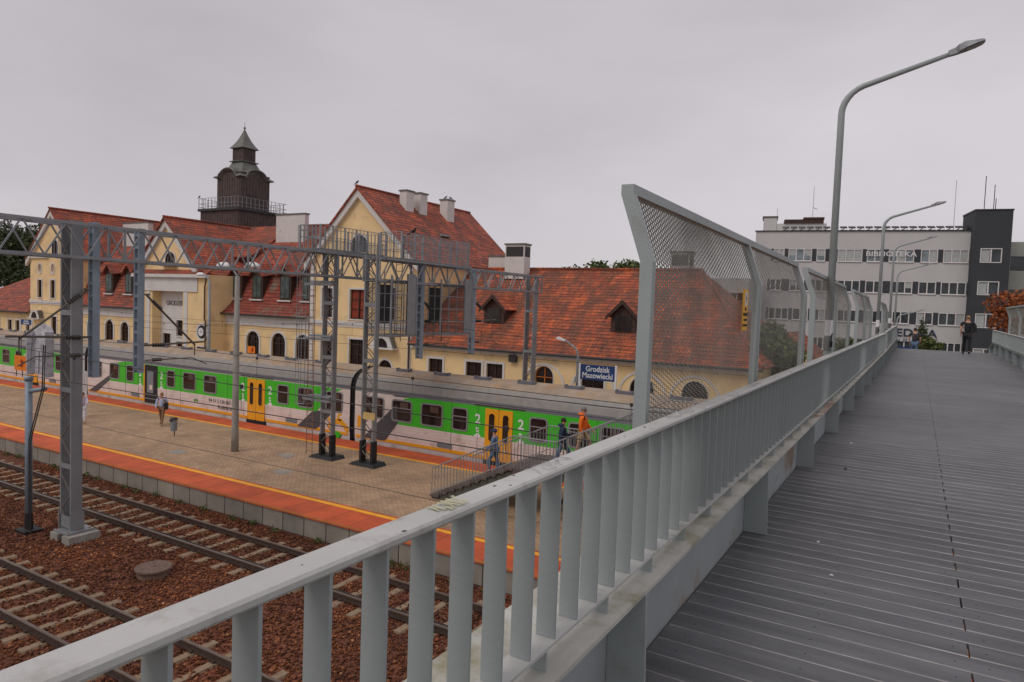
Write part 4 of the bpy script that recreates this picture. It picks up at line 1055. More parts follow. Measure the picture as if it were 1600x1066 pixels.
b.bar((c[0], c[1] - .035, c[2]), (c[0] + .1, c[1] - .035, c[2] + .2), .03, .01, dark); b.bar((c[0], c[1] - .035, c[2]), (c[0] + .15, c[1] - .035, c[2] - .03), .03, .01, dark)
b.bar((c[0], c[1], c[2] + .37), (-46.3, 33.5, c[2] + .55), .04, .04, dark); b.build('clock', None, t)
t = thing('platform_lamp', 'thin grey lamp post in front of the blue station name board', 'lamp post', (-14.9, 32.3, .75), 'lamp posts on the platforms')
b = MB(); b.tube([(-14.95, 32.3, .75), (-14.95, 32.3, 5.4), (-15.1, 32.3, 5.75), (-15.75, 32.3, 6.15)], [.085, .06, .055, .04], 12); b.tube([(-14.95, 32.3, 1.0), (-14.95, 32.3, 1.01)], .09); b.build('pole', galv_l, t, smooth=True)
b = MB(); b.bar((-15.7, 32.3, 6.12), (-16.2, 32.3, 6.22), .2, .09); b.bar((-15.95, 32.3, 6.2), (-16.15, 32.3, 6.24), .16, .1); b.build('lamp_head', signwhite, t)
b = MB(); b.box(-15.03, 32.15, 4.0, -14.87, 32.25, 4.3); b.build('junction_box', galv, t)
t = plat_lamp('far lamp post behind the low left wing of the station', -131, 62, 0, 6.2, (1,), .5, r=.12, mm=galv_l)

def nameboard(label, x, y, z, w=1.95, h=.85, posts=True, py=0, zb=.75):
    t = thing('station_sign', label, 'station sign', (x, y, zb), 'station name boards')
    b = MB(); b.box(x - w / 2, y - .03, z - h / 2, x + w / 2, y + .03, z + h / 2); b.build('board', signblue, t)
    text_obj('Grodzisk\nMazowiecki', h * .5, (x, y - .034, z), signwhite, t, bold=.006, sx=.92)
    if posts:
        for s in (-1, 1): b = MB(); b.box(x + s * (w / 2 + .06) - .045, y - .045, zb, x + s * (w / 2 + .06) + .045, y + .045, z + h / 2 + .05); b.build('post', signwhite, t)
    return t
nameboard('blue name board Grodzisk Mazowiecki behind the train, in front of the right wing', -14.25, 33.3, 4.48, 1.92, .80)
nameboard('blue name board mostly hidden behind the tall left mast', -40.95, 21.0, 3.77, 2.0, .72, posts=True)
t = thing('timetable_case', 'white timetable case with orange poster beside the left mast', 'notice board', (-39.8, 21.1, .75))
b = MB(); b.box(-40.15, 21.05, .75, -39.78, 21.15, 3.3); b.build('case', signwhite, t)
b = MB(); b.box(-40.1, 21.04, 2.3, -39.84, 21.048, 2.9); b.build('poster', signor, t)
nameboard('tiny blue name board in front of the low left wing', -73.2, 33.3, 4.55, 2.0, .5)

# litter bin
t = thing('litter_bin', 'grey post-mounted litter bin beside the walking man with a shoulder bag', 'litter bin', (-31.4, 20.86, .75))
b = MB(); b.tube([(-31.52, 20.95, .75), (-31.52, 20.95, 1.4)], .025, 8); b.build('post', dark, t)
b = MB(); b.lathe((-31.35, 20.8, .75), [(.14, .30), (.155, .32), (.165, .82), (.17, .84)], 18); b.build('bin_body', bin_m, t, smooth=False)
b = MB(); b.lathe((-31.35, 20.8, .75), [(.172, .84), (.172, .90), (.14, .96), (0, .98)], 18); b.box(-31.45, 20.62, 1.52, -31.25, 20.66, 1.6); b.build('bin_lid', dark, t)

# ------------------------------------------------------------------ staircase from platform to bridge
st = thing('staircase', 'steel staircase with landing climbing from the platform to the bridge', 'staircase', (-14.8, 20, .75))
Y0, Y1 = 20.0, 22.6
stone_step = mat('dark_step', (.11, .085, .075), .8, var=.2)
def flight(x0, z0, x1, z1):
    n = max(2, int(round((z1 - z0) / .155))); dx = (x1 - x0) / n; h = (z1 - z0) / n
    for k in range(n):
        b = MB(); b.box(x0 + k * dx - .02, Y0 - .10, z0 + (k + 1) * h - .07, x0 + (k + 1) * dx + .02, Y1, z0 + (k + 1) * h); b.build('tread', stone_step, st)
    for y in (Y0 + .02, Y1 - .1):
        b = MB(); b.prism([(x0 - .1, y, z0 - .12), (x0 + .25, y, z0 - .2), (x1 + .1, y, z1 - .35), (x1 + .1, y, z1 - .05), (x0, y, z0 + .05)], (0, .07, 0)); b.build('stringer', MT.get('stair_green') or mat('stair_green', (.09, .10, .08), .6), st)
    for y in (Y0 - .02, Y1 + .02):
        for zz, r_ in ((1.10, .024), (.22, .018)):
            b = MB(); b.tube([(x0, y, z0 + zz), (x1, y, z1 + zz)], r_, 7); b.build('handrail', galv, st)
        x = x0
        b = MB()
        while x < x1:
            z = z0 + (z1 - z0) * (x - x0) / (x1 - x0); b.box(x - .009, y - .009, z - .05, x + .009, y + .009, z + 1.14); x += .135
        b.build('balusters', galv_l, st)
flight(-14.85, .75, -11.5, 2.35)
b = MB(); b.box(-11.5, Y0, 2.27, -9.9, Y1, 2.35); b.box(-11.5, Y0 - .05, 2.1, -9.9, Y0 + .02, 2.33); b.build('landing', MT['dark_step'] if 'dark_step' in MT else stone_step, st)
b = MB(); b.box(-11.5, Y1 + .0, 2.35, -9.9, Y1 + .04, 2.37); b.build('landing_edge', galv_l, st)
for yy in (Y1 + .02, Y0 - .02):
    b = MB(); b.tube([(-11.5, yy, 3.45), (-9.9, yy, 3.45)], .024, 7); x = -11.45
    while x < -9.9: b.box(x - .009, yy - .01, 2.25, x + .009, yy + .01, 3.47); x += .135
    b.build('landing_rail', galv_l, st)
flight(-9.9, 2.35, -6.9, 3.8)
b = MB(); b.box(-6.9, Y0, 3.72, -1.5, Y1, 3.8); b.build('landing', stone_step, st)
for yy in (Y1 + .02, Y0 - .02):
    b = MB(); b.tube([(-6.9, yy, 4.85), (-3.3, yy, 4.85)], .024, 7); x = -6.85
    while x < -3.3: b.box(x - .009, yy - .01, 3.72, x + .009, yy + .01, 4.87); x += .135
    b.build('landing_rail', galv_l, st)
for k in range(16):
    b = MB(); b.box(-2.9, 20 - (k + 1) * .31, 3.8 + (k + 1) * .158 - .07, -1.5, 20 - k * .31, 3.8 + (k + 1) * .158); b.build('tread', stone_step, st)
b = MB(); b.prism([(-2.95, 20, 3.6), (-2.95, 15.0, 6.1), (-2.95, 15.0, 6.3), (-2.95, 20, 3.85)], (.05, 0, 0)); b.build('stringer', MT['stair_green'], st)
for x, z in ((-11.3, 2.2), (-10.05, 2.2), (-5.5, 4.2)):
    b = MB()
    for y in (20.3, 22.3): b.box(x - .07, y - .07, .75, x + .07, y + .07, z)
    b.bar((x, 20.3, .9), (x, 22.3, z - .2), .06); b.build('support', wood, st)

# ------------------------------------------------------------------ people
def skinned(name, joints, edges, parent, m, sub=1, root=0):
    """joints: {key:(x,y,z,r)}; edges list"""
    ks = list(joints); me = bpy.data.meshes.new(name); me.from_pydata([joints[k][:3] for k in ks], [(ks.index(a), ks.index(b_)) for a, b_ in edges], [])
    o = bpy.data.objects.new('tmp', me); COL.objects.link(o)
    md = o.modifiers.new('s', 'SKIN'); md.use_smooth_shade = True; md.branch_smoothing = .4
    for i, k in enumerate(ks):
        r_ = joints[k][3]; r_ = r_ if isinstance(r_, tuple) else (r_, r_)
        me.skin_vertices[0].data[i].radius = r_; me.skin_vertices[0].data[i].use_root = (i == root)
    s_ = o.modifiers.new('u', 'SUBSURF'); s_.levels = sub; s_.render_levels = sub
    dg = bpy.context.evaluated_depsgraph_get(); m2 = bpy.data.meshes.new_from_object(o.evaluated_get(dg)); bpy.data.objects.remove(o)
    m2.name = name; m2.materials.clear(); m2.materials.append(m)
    r2 = bpy.data.objects.new(name, m2); COL.objects.link(r2); r2.parent = parent; return r2
def cm(n_, c, r_=.8): return MT.get(n_) or mat(n_, c, r_, var=.12, vs=9)
def person(label, loc, face, H, top, bottom, hair, shoe, stride=.25, arms=((.0, .1), (.0, .1)), sleeve='long', short=False, cap=None, bag=None, hood=False, knee=(0, 0), bulk=1.0, lean=0.0):
    """face: heading in degrees (0 = +x). arms: (forward swing, elbow bend) for left/right"""
    t = thing('person', label, 'person', loc)
    k = H / 1.78; f = lambda v: v * k
    J = {}
    J['pel'] = (0, 0, f(.95), (f(.125) * bulk, f(.155) * bulk)); J['waist'] = (f(.01) + lean * .3, 0, f(1.08), (f(.115) * bulk, f(.14) * bulk)); J['chest'] = (f(.0) + lean * .7, 0, f(1.30), (f(.125) * bulk, f(.17) * bulk)); J['neck0'] = (lean, 0, f(1.46), f(.07)); J['neck'] = (lean + f(.01), 0, f(1.53), f(.052))
    J['head'] = (lean + f(.02), 0, f(1.64), (f(.085), f(.078))); J['crown'] = (lean + f(.015), 0, f(1.72), f(.062))
    E = [('pel', 'waist'), ('waist', 'chest'), ('chest', 'neck0'), ('neck0', 'neck'), ('neck', 'head'), ('head', 'crown')]
    for s, nm, sw, kn in ((1, 'l', stride, knee[0]), (-1, 'r', -stride, knee[1])):
        y = s * f(.095)
        J['hip' + nm] = (0, y, f(.90), f(.088) * bulk); J['kn' + nm] = (f(sw * .55 + kn * .18), y, f(.50 + kn * .10), f(.058)); J['an' + nm] = (f(sw - kn * .05), y, f(.10 + kn * .16) + (f(.04) if sw < -.1 else 0), f(.040)); J['to' + nm] = (f(sw - kn * .05 + .17), y * 1.1, f(.045 + kn * .14), f(.035))
        E += [('pel', 'hip' + nm), ('hip' + nm, 'kn' + nm), ('kn' + nm, 'an' + nm), ('an' + nm, 'to' + nm)]
    for s, nm, (fw, el) in ((1, 'l', arms[0]), (-1, 'r', arms[1])):
        y = s * f(.20) * bulk; sh = (lean, y, f(1.42), f(.058) * bulk)
        ex = lean + f(math.sin(fw) * .29); ez = f(1.42) - f(math.cos(fw) * .29); hx = ex + f(math.sin(fw + el) * .25); hz = ez - f(math.cos(fw + el) * .25)
        J['sh' + nm] = sh; J['el' + nm] = (ex, y + s * f(.045), ez, f(.042)); J['wr' + nm] = (hx, y + s * f(.02), hz, f(.028)); 
        d = Vector((math.sin(fw + el), 0, -math.cos(fw + el)))
        pc = Vector(J['wr' + nm][:3]) + d * f(.07); J['pa' + nm] = (*pc, (f(.034), f(.018)))
        E += [('neck0', 'sh' + nm), ('sh' + nm, 'el' + nm), ('el' + nm, 'wr' + nm), ('wr' + nm, 'pa' + nm)]
        for q in range(4):
            kx = 'f%d' % q + nm; off = Vector((d.z, 0, -d.x)) * f((q - 1.5) * .019)
            J[kx] = (*(pc + off + d * f(.045)), f(.009)); J[kx + 't'] = (*(pc + off + d * f(.085 - abs(q - 1.2) * .006) + Vector((0, -s * f(.02), 0))), f(.0075)); E += [('pa' + nm, kx), (kx, kx + 't')]
        J['th' + nm] = (*(pc + Vector((d.z, 0, -d.x)) * f(-.042) + d * f(.015)), f(.010)); E.append(('pa' + nm, 'th' + nm))
    body = skinned('body', J, E, t, skin)
    # face features
    hc = Vector(J['head'][:3]); b = MB()
    b.lathe((hc.x + f(.088), 0, hc.z - f(.02)), [(f(.014), -f(.02)), (f(.017), 0), (f(.008), f(.03))], 6); b.box(hc.x + f(.078), -f(.022), hc.z - f(.062), hc.x + f(.088), f(.022), hc.z - f(.055))
    for s in (-1, 1): b.lathe((hc.x, s * f(.082), hc.z - f(.025)), [(f(.006), -f(.03)), (f(.02), -f(.01)), (f(.02), f(.015)), (f(.006), f(.03))], 6, sy=.4)
    fo = b.build('face', skin, None); fo.parent = t
    b = MB()
    for s in (-1, 1): b.box(hc.x + f(.074), s * f(.03) - f(.012), hc.z + f(.003), hc.x + f(.084), s * f(.03) + f(.012), hc.z + f(.013))
    fo = b.build('eyes', dark, None); fo.parent = t
    def sub(keys, grow, nm_, m_):
        j2 = {q: (*J[q][:3], tuple(v + f(grow) for v in (J[q][3] if isinstance(J[q][3], tuple) else (J[q][3],) * 2))) for q in keys}
        e2 = [(a, c) for a, c in E if a in keys and c in keys]; return skinned(nm_, j2, e2, t, m_)
    up = ['waist', 'chest', 'neck0', 'shl', 'shr']
    J2 = dict(J)
    jj = {q: J[q] for q in up}
    # shirt
    keys = ['pel', 'waist', 'chest', 'neck0', 'shl', 'ell', 'shr', 'elr'] + (['wrl', 'wrr'] if sleeve == 'long' else [])
    if sleeve == 'short':
        for nm in 'lr':
            a, c = Vector(J['sh' + nm][:3]), Vector(J['el' + nm][:3]); J['ms' + nm] = (*a.lerp(c, .62), J['sh' + nm][3] * .9); E.append(('sh' + nm, 'ms' + nm))
        keys = ['pel', 'waist', 'chest', 'neck0', 'shl', 'msl', 'shr', 'msr']
    sh = sub(keys, .016, 'jacket' if hood else 'shirt', top)
    if hood:
        b = MB(); b.lathe((lean - f(.05), 0, f(1.50)), [(f(.06), -f(.06)), (f(.13), -f(.02)), (f(.12), f(.04)), (f(.05), f(.07))], 12); o = b.build('hood', top, None, smooth=True); o.parent = t
    if short:
        for nm in 'lr':
            a, c = Vector(J['hip' + nm][:3]), Vector(J['kn' + nm][:3]); J['sk' + nm] = (*a.lerp(c, .95), f(.078)); E.append(('hip' + nm, 'sk' + nm))
        sub(['pel', 'hipl', 'hipr', 'skl', 'skr'], .016, 'shorts', bottom)
    else: sub(['pel', 'hipl', 'hipr', 'knl', 'knr', 'anl', 'anr'], .014, 'trousers', bottom)
    for nm in 'lr': 
        j2 = {q: (*J[q][:3], f(.045)) for q in ('an' + nm, 'to' + nm)}; a = J['an' + nm]; j2['he'] = (a[0] - f(.05), a[1], a[2] - f(.045), f(.038)); j2['an' + nm] = (a[0], a[1], a[2] - f(.02), f(.046))
        skinned('shoe', j2, [('he', 'an' + nm), ('an' + nm, 'to' + nm)], t, shoe)
    if hair:
        b = MB(); c = hc; b.lathe((c.x - f(.012), 0, c.z + f(.03)), [(f(.080), -f(.05)), (f(.093), 0), (f(.086), f(.05)), (f(.055), f(.085)), (0, f(.10))], 14, sy=.92); o = b.build('hair', hair, None, smooth=True); o.parent = t
    if cap:
        b = MB(); b.lathe((hc.x - f(.005), 0, hc.z + f(.045)), [(f(.098), -f(.02)), (f(.1), .01), (f(.085), f(.055)), (f(.04), f(.085)), (0, f(.09))], 14); b.box(hc.x + f(.06), -f(.06), hc.z + f(.03), hc.x + f(.17), f(.06), hc.z + f(.045)); o = b.build('cap', cap, None, smooth=False); o.parent = t
    t.rotation_euler = (0, 0, R(face))
    if bag:
        bw, bz, by, m_ = bag
        b = MB(); b.box(-f(.16), by - f(.07), bz, f(.16), by + f(.07), bz + bw); bg_ = MB()
        o = b.build('shoulder_bag', m_, None); o.parent = t
        b = MB(); b.bar((0, by, bz + bw), (0, 0, f(1.52)), .035, .02); b.bar((-f(.1), by, bz + bw), (-f(.13), -by * .5, f(1.35)), .03, .02); o = b.build('strap', m_, None); o.parent = t
    # drop temp attribution
    return t
denim = cm('denim', (.10, .16, .25)); blackc = cm('black_cloth', (.012, .012, .015)); brownc = cm('brown_trousers', (.22, .12, .06)); bluesh = cm('pale_blue_shirt', (.40, .46, .66)); navyc = cm('navy_hoodie', (.015, .035, .075))
khaki = cm('khaki_shorts', (.48, .38, .20)); orc = cm('orange_jacket', (.85, .16, .01)); shoe_b = cm('brown_shoe', (.06, .03, .02)); hair_d = cm('dark_hair', (.03, .018, .012)); hair_g = cm('grey_hair', (.20, .17, .15)); hair_bl = cm('blond_hair', (.30, .17, .08)); lilac = cm('lilac_top', (.50, .45, .58)); white_c = cm('white_trousers', (.60, .58, .62)); greyc = cm('charcoal_tshirt', (.035, .035, .04))
person('man in pale blue shirt and brown trousers walking with a black shoulder bag', (-34.6, 22.25, .75), -48, 1.78, bluesh, brownc, hair_bl, shoe_b, stride=.30, arms=((-.35, .4), (.35, .5)), bag=(.34, .86, .22, blackc))
person('person in a lilac top and pale trousers half hidden by the left mast', (-38.05, 20.0, .75), -30, 1.66, lilac, white_c, cm('auburn_hair', (.16, .05, .03)), shoe_b, stride=.26, arms=((.9, .3), (-.3, .4)))
person('man in denim shirt and blue cap walking down the lower flight of the stairs', (-13.05, 21.3, 1.63), -165, 1.72, cm('denim_shirt', (.13, .20, .30)), denim, hair_d, shoe_b, stride=.16, arms=((.25, .7), (.1, .5)), cap=cm('navy_cap', (.03, .05, .13)), knee=(.5, 0))
person('man in navy hoodie and jeans coming down the stairs behind the railing', (-10.05, 20.75, 2.42), 25, 1.74, navyc, denim, hair_d, blackc, stride=.26, arms=((.35, 1.1), (-.2, .5)), hood=True, knee=(.6, 0))
person('man in bright orange jacket and khaki shorts on the stairs', (-9.3, 20.7, 2.84), 10, 1.78, orc, khaki, hair_g, shoe_b, stride=.20, arms=((.3, .5), (-.1, .4)), hood=True, short=True, knee=(.9, 0))
person('man dressed in black walking away on the bridge with a black shoulder bag', (1.88, 35.6, dz(35.6)), 93, 1.70, blackc, blackc, hair_bl, blackc, stride=.16, arms=((-.3, .55), (.15, .6)), bag=(.30, .98, -.24, blackc), sleeve='short', bulk=1.1)
p2_ = person('man in charcoal T-shirt and jeans descending beyond the crest of the bridge', (-.08, 43, dz(43) - .02), 88, 1.72, greyc, denim, hair_d, blackc, stride=.10, arms=((.0, .3), (.05, .3)), sleeve='short', bulk=1.15)

# ------------------------------------------------------------------ station building
SB = thing('station_building', 'cream yellow station with red tiled gables, mansard roofs and a dark clad tower', 'station building', (-60, 42, .75))
def wall_open(b, x0, x1, z0, z1, y, ops, m, depth=.22, axis='y', back=True):
    """front skin of a wall in plane y with recessed openings. ops: (cx, zb, w, h, kind)"""
    xs = sorted({x0, x1} | {e for o in ops for e in (o[0] - o[2] / 2, o[0] + o[2] / 2) if x0 < e < x1})
    def P(x, z, dy=0): return (x, y + dy, z) if axis == 'y' else (y - dy, x, z)
    for a, c in zip(xs[:-1], xs[1:]):
        mid = (a + c) / 2; hs = sorted([(o[1], o[1] + o[3]) for o in ops if abs(mid - o[0]) < o[2] / 2])
        z = z0
        for (h0, h1) in hs + [(z1, z1)]:
            if h0 > z: b.add([P(a, z), P(c, z), P(c, h0), P(a, h0)], [(0, 1, 2, 3)], m)
            z = h1
    for cx, zb, w, h, kd in ops:
        N = 12; pts = []
        if kd == 'rect': pts = [(cx - w / 2, zb), (cx + w / 2, zb), (cx + w / 2, zb + h), (cx - w / 2, zb + h)]
        elif kd == 'arch':
            r = w / 2; pts = [(cx - r, zb), (cx + r, zb)] + [(cx + r * math.cos(math.pi * k / N), zb + h - r + r * math.sin(math.pi * k / N)) for k in range(N + 1)]
            for k in range(N):
                a0, a1 = math.pi * k / N, math.pi * (k + 1) / N; xa, xb = cx + r * math.cos(a0), cx + r * math.cos(a1); za, zc = zb + h - r + r * math.sin(a0), zb + h - r + r * math.sin(a1)
                b.add([P(xa, za), P(xa, zb + h), P(xb, zb + h), P(xb, zc)], [(0, 1, 2, 3)], m)
        elif kd == 'oval':
            rx, rz = w / 2, h / 2; cz = zb + rz; pts = [(cx + rx * math.cos(2 * math.pi * k / 20), cz + rz * math.sin(2 * math.pi * k / 20)) for k in range(20)]
            for k in range(20):
                (xa, za), (xb, zc) = pts[k], pts[(k + 1) % 20]; ze = zb + h if (za + zc) / 2 > cz else zb
                b.add([P(xa, za), P(xb, zc), P(xb, ze), P(xa, ze)], [(0, 1, 2, 3)], m)
        n = len(pts)
        for k in range(n):
            p, q = pts[k], pts[(k + 1) % n]; b.add([P(*p), P(*q), P(*q, depth), P(*p, depth)], [(0, 1, 2, 3)], m)
def win_obj(parent, cx, zb, w, h, kd, y, trim=.14, bars=(1, 2), tm=None, fm=None, gm=None, name='window', depth=.2, inner=None):
    tm = tm or white; fm = fm or wood; gm = gm or glass; N = 12
    def outline(g, gb=0):
        if kd == 'rect': return [(cx - w / 2 - g, zb - gb), (cx + w / 2 + g, zb - gb), (cx + w / 2 + g, zb + h + g), (cx - w / 2 - g, zb + h + g)]
        if kd == 'arch':
            r = w / 2 + g; return [(cx - r, zb - gb), (cx + r, zb - gb)] + [(cx + r * math.cos(math.pi * k / N), zb + h - w / 2 + r * math.sin(math.pi * k / N)) for k in range(N + 1)]
        return [(cx + (w / 2 + g) * math.cos(2 * math.pi * k / 20), zb + h / 2 + (h / 2 + g) * math.sin(2 * math.pi * k / 20)) for k in range(20)]
    b = MB(); O, I = outline(trim, 0 if kd != 'oval' else trim), outline(0)
    ringpoly(b, O, I, y - .003, .05, tm)
    if kd == 'rect': b.box(cx - w / 2 - trim, y - .10, zb - .10, cx + w / 2 + trim, y - .003, zb - .001, tm)
    # casement bars
    F_ = outline(-.06, -.06) if kd != 'oval' else [(cx + (w / 2 - .06) * math.cos(2 * math.pi * k / 20), zb + h / 2 + (h / 2 - .06) * math.sin(2 * math.pi * k / 20)) for k in range(20)]
    ringpoly(b, I, F_, y + depth - .02, .05, fm)
    nx, nz = bars
    for k in range(1, nx + 1): x = cx - w / 2 + w * k / (nx + 1); b.box(x - .03, y + depth - .07, zb + .04, x + .03, y + depth - .02, zb + h - (.04 if kd == 'rect' else w * .05), fm)
    for k in range(1, nz + 1): z = zb + h * k / (nz + 1); b.box(cx - w / 2 + .04, y + depth - .065, z - .025, cx + w / 2 - .04, y + depth - .02, z + .025, fm)
    f = b.build(name, None, parent)
    b = MB(); b.prism([(p[0], y + depth, p[1]) for p in I], (0, .02, 0), gm); b.build('pane', None, f)
    if inner:
        b = MB(); b.box(cx - w / 2 + .05, y + depth - .012, zb + .1, cx - w * .06, y + depth - .003, zb + h - .05); b.box(cx + w * .06, y + depth - .012, zb + .1, cx + w / 2 - .05, y + depth - .003, zb + h - .05); b.build('curtain', inner, f)
    return f
def roofslab(parent, quad, m, th=.12, name='roof'):
    a, b_, c = [Vector(q) for q in quad[:3]]; n = (b_ - a).cross(c - a).normalized()
    if n.z < 0: n = -n
    b = MB(); b.prism([tuple(Vector(q)) for q in quad], tuple(-n * th), m); return b.build(name, None, parent)
def ridge(b, p, q, r=.13):
    p, q = Vector(p), Vector(q); n = int((q - p).length / .42)
    for k in range(n): a = p.lerp(q, k / n); c = p.lerp(q, (k + .92) / n); b.tube([a, c], [r, r * .85], 6)
FA = 42.0
def cornice(b, x0, x1, y, z, h=.25, d=.22): b.box(x0, y - d, z, x1, y - .002, z + h); b.box(x0, y - d * .5, z - h * .6, x1, y - .002, z)

# --- gable house (with the red curtained window)
gx0, gx1, gax, gz, ge = -44.6, -33.6, -39.25, 16.7, 11.35
ops = [(-39.2, 6.25, 1.75, 2.4, 'rect'), (-36.05, 6.35, 1.45, 2.5, 'rect'), (-42.6, 6.3, 1.2, 2.4, 'rect'), (-39.2, .9, 1.65, 3.7, 'rect'), (-42.6, 2.0, 1.3, 2.6, 'rect'), (-36.15, .8, 1.4, 2.35, 'arch'), (-39.2, 11.7, 1.9, 1.35, 'arch')]
b = MB(); wall_open(b, gx0, gx1, .75, ge, FA, [o for o in ops if o[1] < 11], yellow_w)
# gable triangle with the arched opening
wall_open(b, -40.15 - .0, -38.25, ge, 13.05, FA, [(-39.2, 11.7, 1.9, 1.35, 'arch')], yellow_w)
b.add([(gx0, FA, ge), (-40.15, FA, ge), (-40.15, FA, 13.05), (-40.15, FA, 15.7), (-42.4, FA, 13.5)], [(0, 1, 2, 3, 4)], yellow_w)
b.add([(gx1, FA, ge), (-38.25, FA, ge), (-38.25, FA, 13.05), (-38.25, FA, 15.75), (-36.2, FA, 13.9)], [(0, 1, 2, 3, 4)], yellow_w)
b.add([(-40.15, FA, 13.05), (-38.25, FA, 13.05), (-38.25, FA, 15.75), (gax, FA, gz), (-40.15, FA, 15.7)], [(0, 1, 2, 3, 4)], yellow_w)
b.add([(gx1, FA, .75), (gx1, 57.5, .75), (gx1, 57.5, ge), (gx1, FA, ge)], [(0, 1, 2, 3)], yellow_w)
b.add([(gx0, FA, .75), (gx0, 57.5, .75), (gx0, 57.5, ge), (gx0, FA, ge)], [(0, 1, 2, 3)], yellow_w)
b.add([(gx0, 57.5, .75), (gx1, 57.5, .75), (gx1, 57.5, ge), (gax, 57.5, gz), (gx0, 57.5, ge)], [(0, 1, 2, 3, 4)], yellow_w)
b.build('wall', None, SB)
b = MB(); cornice(b, gx0, gx1, FA, 5.75, .3, .12); b.box(gx1 + .002, FA, 5.8, gx1 + .10, 57, 6.1)
for x in (gx0, gx1 - .35): b.box(x, FA - .05, .75, x + .35, FA - .002, 5.5); b.box(x, FA - .05, 6.1, x + .35, FA - .002, ge)
b.build('string_course', white, SB)
def rakes(x0, x1, ax, az, ez, y, w=.62, over=.55, yb=None):
    b = MB()
    for xe in (x0, x1):
        s = -1 if xe < ax else 1; k = (az - ez) / abs(ax - xe); xo = xe + s * over; zo = ez - over * k
        b.prism([(ax, y - .30, az + .04), (ax, y - .30, az - w), (xo, y - .30, zo - w), (xo, y - .30, zo + .04)], (0, .297, 0))
    return b.build('barge_board', white, SB)
rakes(gx0, gx1, gax, gz, ge, FA)
k = (gz - ge) / (gax - gx0)
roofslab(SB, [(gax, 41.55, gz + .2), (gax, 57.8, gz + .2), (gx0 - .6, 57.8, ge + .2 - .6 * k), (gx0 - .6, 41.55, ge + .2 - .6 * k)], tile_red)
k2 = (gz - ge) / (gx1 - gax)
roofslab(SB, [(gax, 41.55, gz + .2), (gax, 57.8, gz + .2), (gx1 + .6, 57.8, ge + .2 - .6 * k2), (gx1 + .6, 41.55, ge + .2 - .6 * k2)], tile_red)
b = MB(); ridge(b, (gax, 41.5, gz + .22), (gax, 57.8, gz + .22)); b.build('ridge_tiles', tile_red, SB)
for o in ops:
    cx, zb, w, h, kd = o
    win_obj(SB, cx, zb, w, h, kd, FA, bars=(1, 2) if h > 1.5 else (2, 1), trim=.16, inner=redcurtain if (cx == -39.2 and zb == 6.25) else None, tm=white)
def hood_roof(cx, z):
    b = MB(); b.prism([(cx - 1.15, FA - .05, z), (cx + 1.15, FA - .05, z), (cx + .75, FA - .05, z + .9), (cx - .75, FA - .05, z + .9)], (0, -.5, 0))
    b.box(cx - 1.3, FA - .75, z - .12, cx + 1.3, FA - .03, z); h = b.build('door_hood', white, SB)
    b = MB(); N = 12; b.prism([(cx + .62 * math.cos(math.pi * i / N), FA - .552, z + .02 + .72 * math.sin(math.pi * i / N)) for i in range(N + 1)], (0, -.02, 0)); b.build('pane', glass, h)
    b = MB(); b.prism([(cx + 1.15, FA - .05, z), (cx + 1.32, FA - .6, z), (cx + .8, FA - .6, z + .95), (cx + .75, FA - .05, z + .95)], (.04, 0, 0)); b.build('hood_flashing', verd, h)
hood_roof(-36.15, 4.15)
b = MB(); b.tube([(gx1 - .15, FA - .25, 11.1), (gx1 - .15, FA - .12, 10.5), (gx1 - .15, FA - .12, .8)], .07, 8); b.tube([(gx1 - 2.8, FA - .1, ge - 1), (gx1 - 2.8, FA - .1, 9)], .03, 6); b.build('downpipe', MT.get('copper_pipe') or mat('copper_pipe', (.10, .055, .035), .5, .3, var=.3), SB)

def chimney(x0, x1, y0, y1, zb, zt, louvre=False, base_slope=None):
    b = MB(); b.box(x0, y0, zb, x1, y1, zt); c = b.build('chimney', white, SB)
    b = MB(); b.box(x0 - .08, y0 - .08, zt, x1 + .08, y1 + .08, zt + .12)
    b.build('chimney_cap', verd, c)
    if louvre:
        b = MB(); b.box(x0 + .1, y0 - .02, zt - .95, x1 - .1, y0 - .002, zt - .15); b.box(x1 + .002, y0 + .1, zt - .95, x1 + .02, y1 - .1, zt - .15); b.build('louvre', dark, c)
    return c
chimney(-38.5, -37.75, 46.0, 47.0, 14.5, 17.15); chimney(-38.5, -37.7, 47.8, 48.8, 14.5, 17.2); chimney(-38.4, -37.55, 51.6, 52.7, 14.5, 17.2)
b = MB(); b.box(-36.2, 48.2, 13.55, -35.5, 49.4, 13.72); b.bar((-36.4, 46.5, 14.05), (-36.4, 53, 14.05), .04); b.build('roof_hatch', glass_o, SB)
b = MB()
yy = 45.5
while yy < 54: b.box(-37.0, yy, 14.45, -36.9, yy + .3, 14.65); yy += .42
b.build('snow_guard', dark, SB)

# --- right hand low wing
wx0, wx1, we, wr, wry = gx1 + .02, -7.9, 4.72, 10.85, 50.0
wxr = -13.6
wops = [(-31.2, 1.3, 1.3, 2.3, 'rect'), (-27.75, 1.5, 1.35, 2.1, 'rect'), (-25.95, 1.5, 1.35, 2.1, 'rect'), (-21.95, 1.4, 1.45, 2.35, 'arch'), (-18.3, 1.4, 1.6, 2.05, 'rect'), (-14.9, 1.4, 1.6, 2.2, 'arch'), (-11.5, 1.4, 1.6, 2.2, 'arch')]
b = MB(); wall_open(b, wx0, wx1, .75, we, FA, wops, yellow_w)
b.add([(wx1, FA, .75), (wx1, 58, .75), (wx1, 58, we), (wx1, FA, we)], [(0, 1, 2, 3)], yellow_w)
b.add([(wx0, 58, .75), (wx1, 58, .75), (wx1, 58, we), (wx0, 58, we)], [(0, 1, 2, 3)], yellow_w); b.build('wall', None, SB)
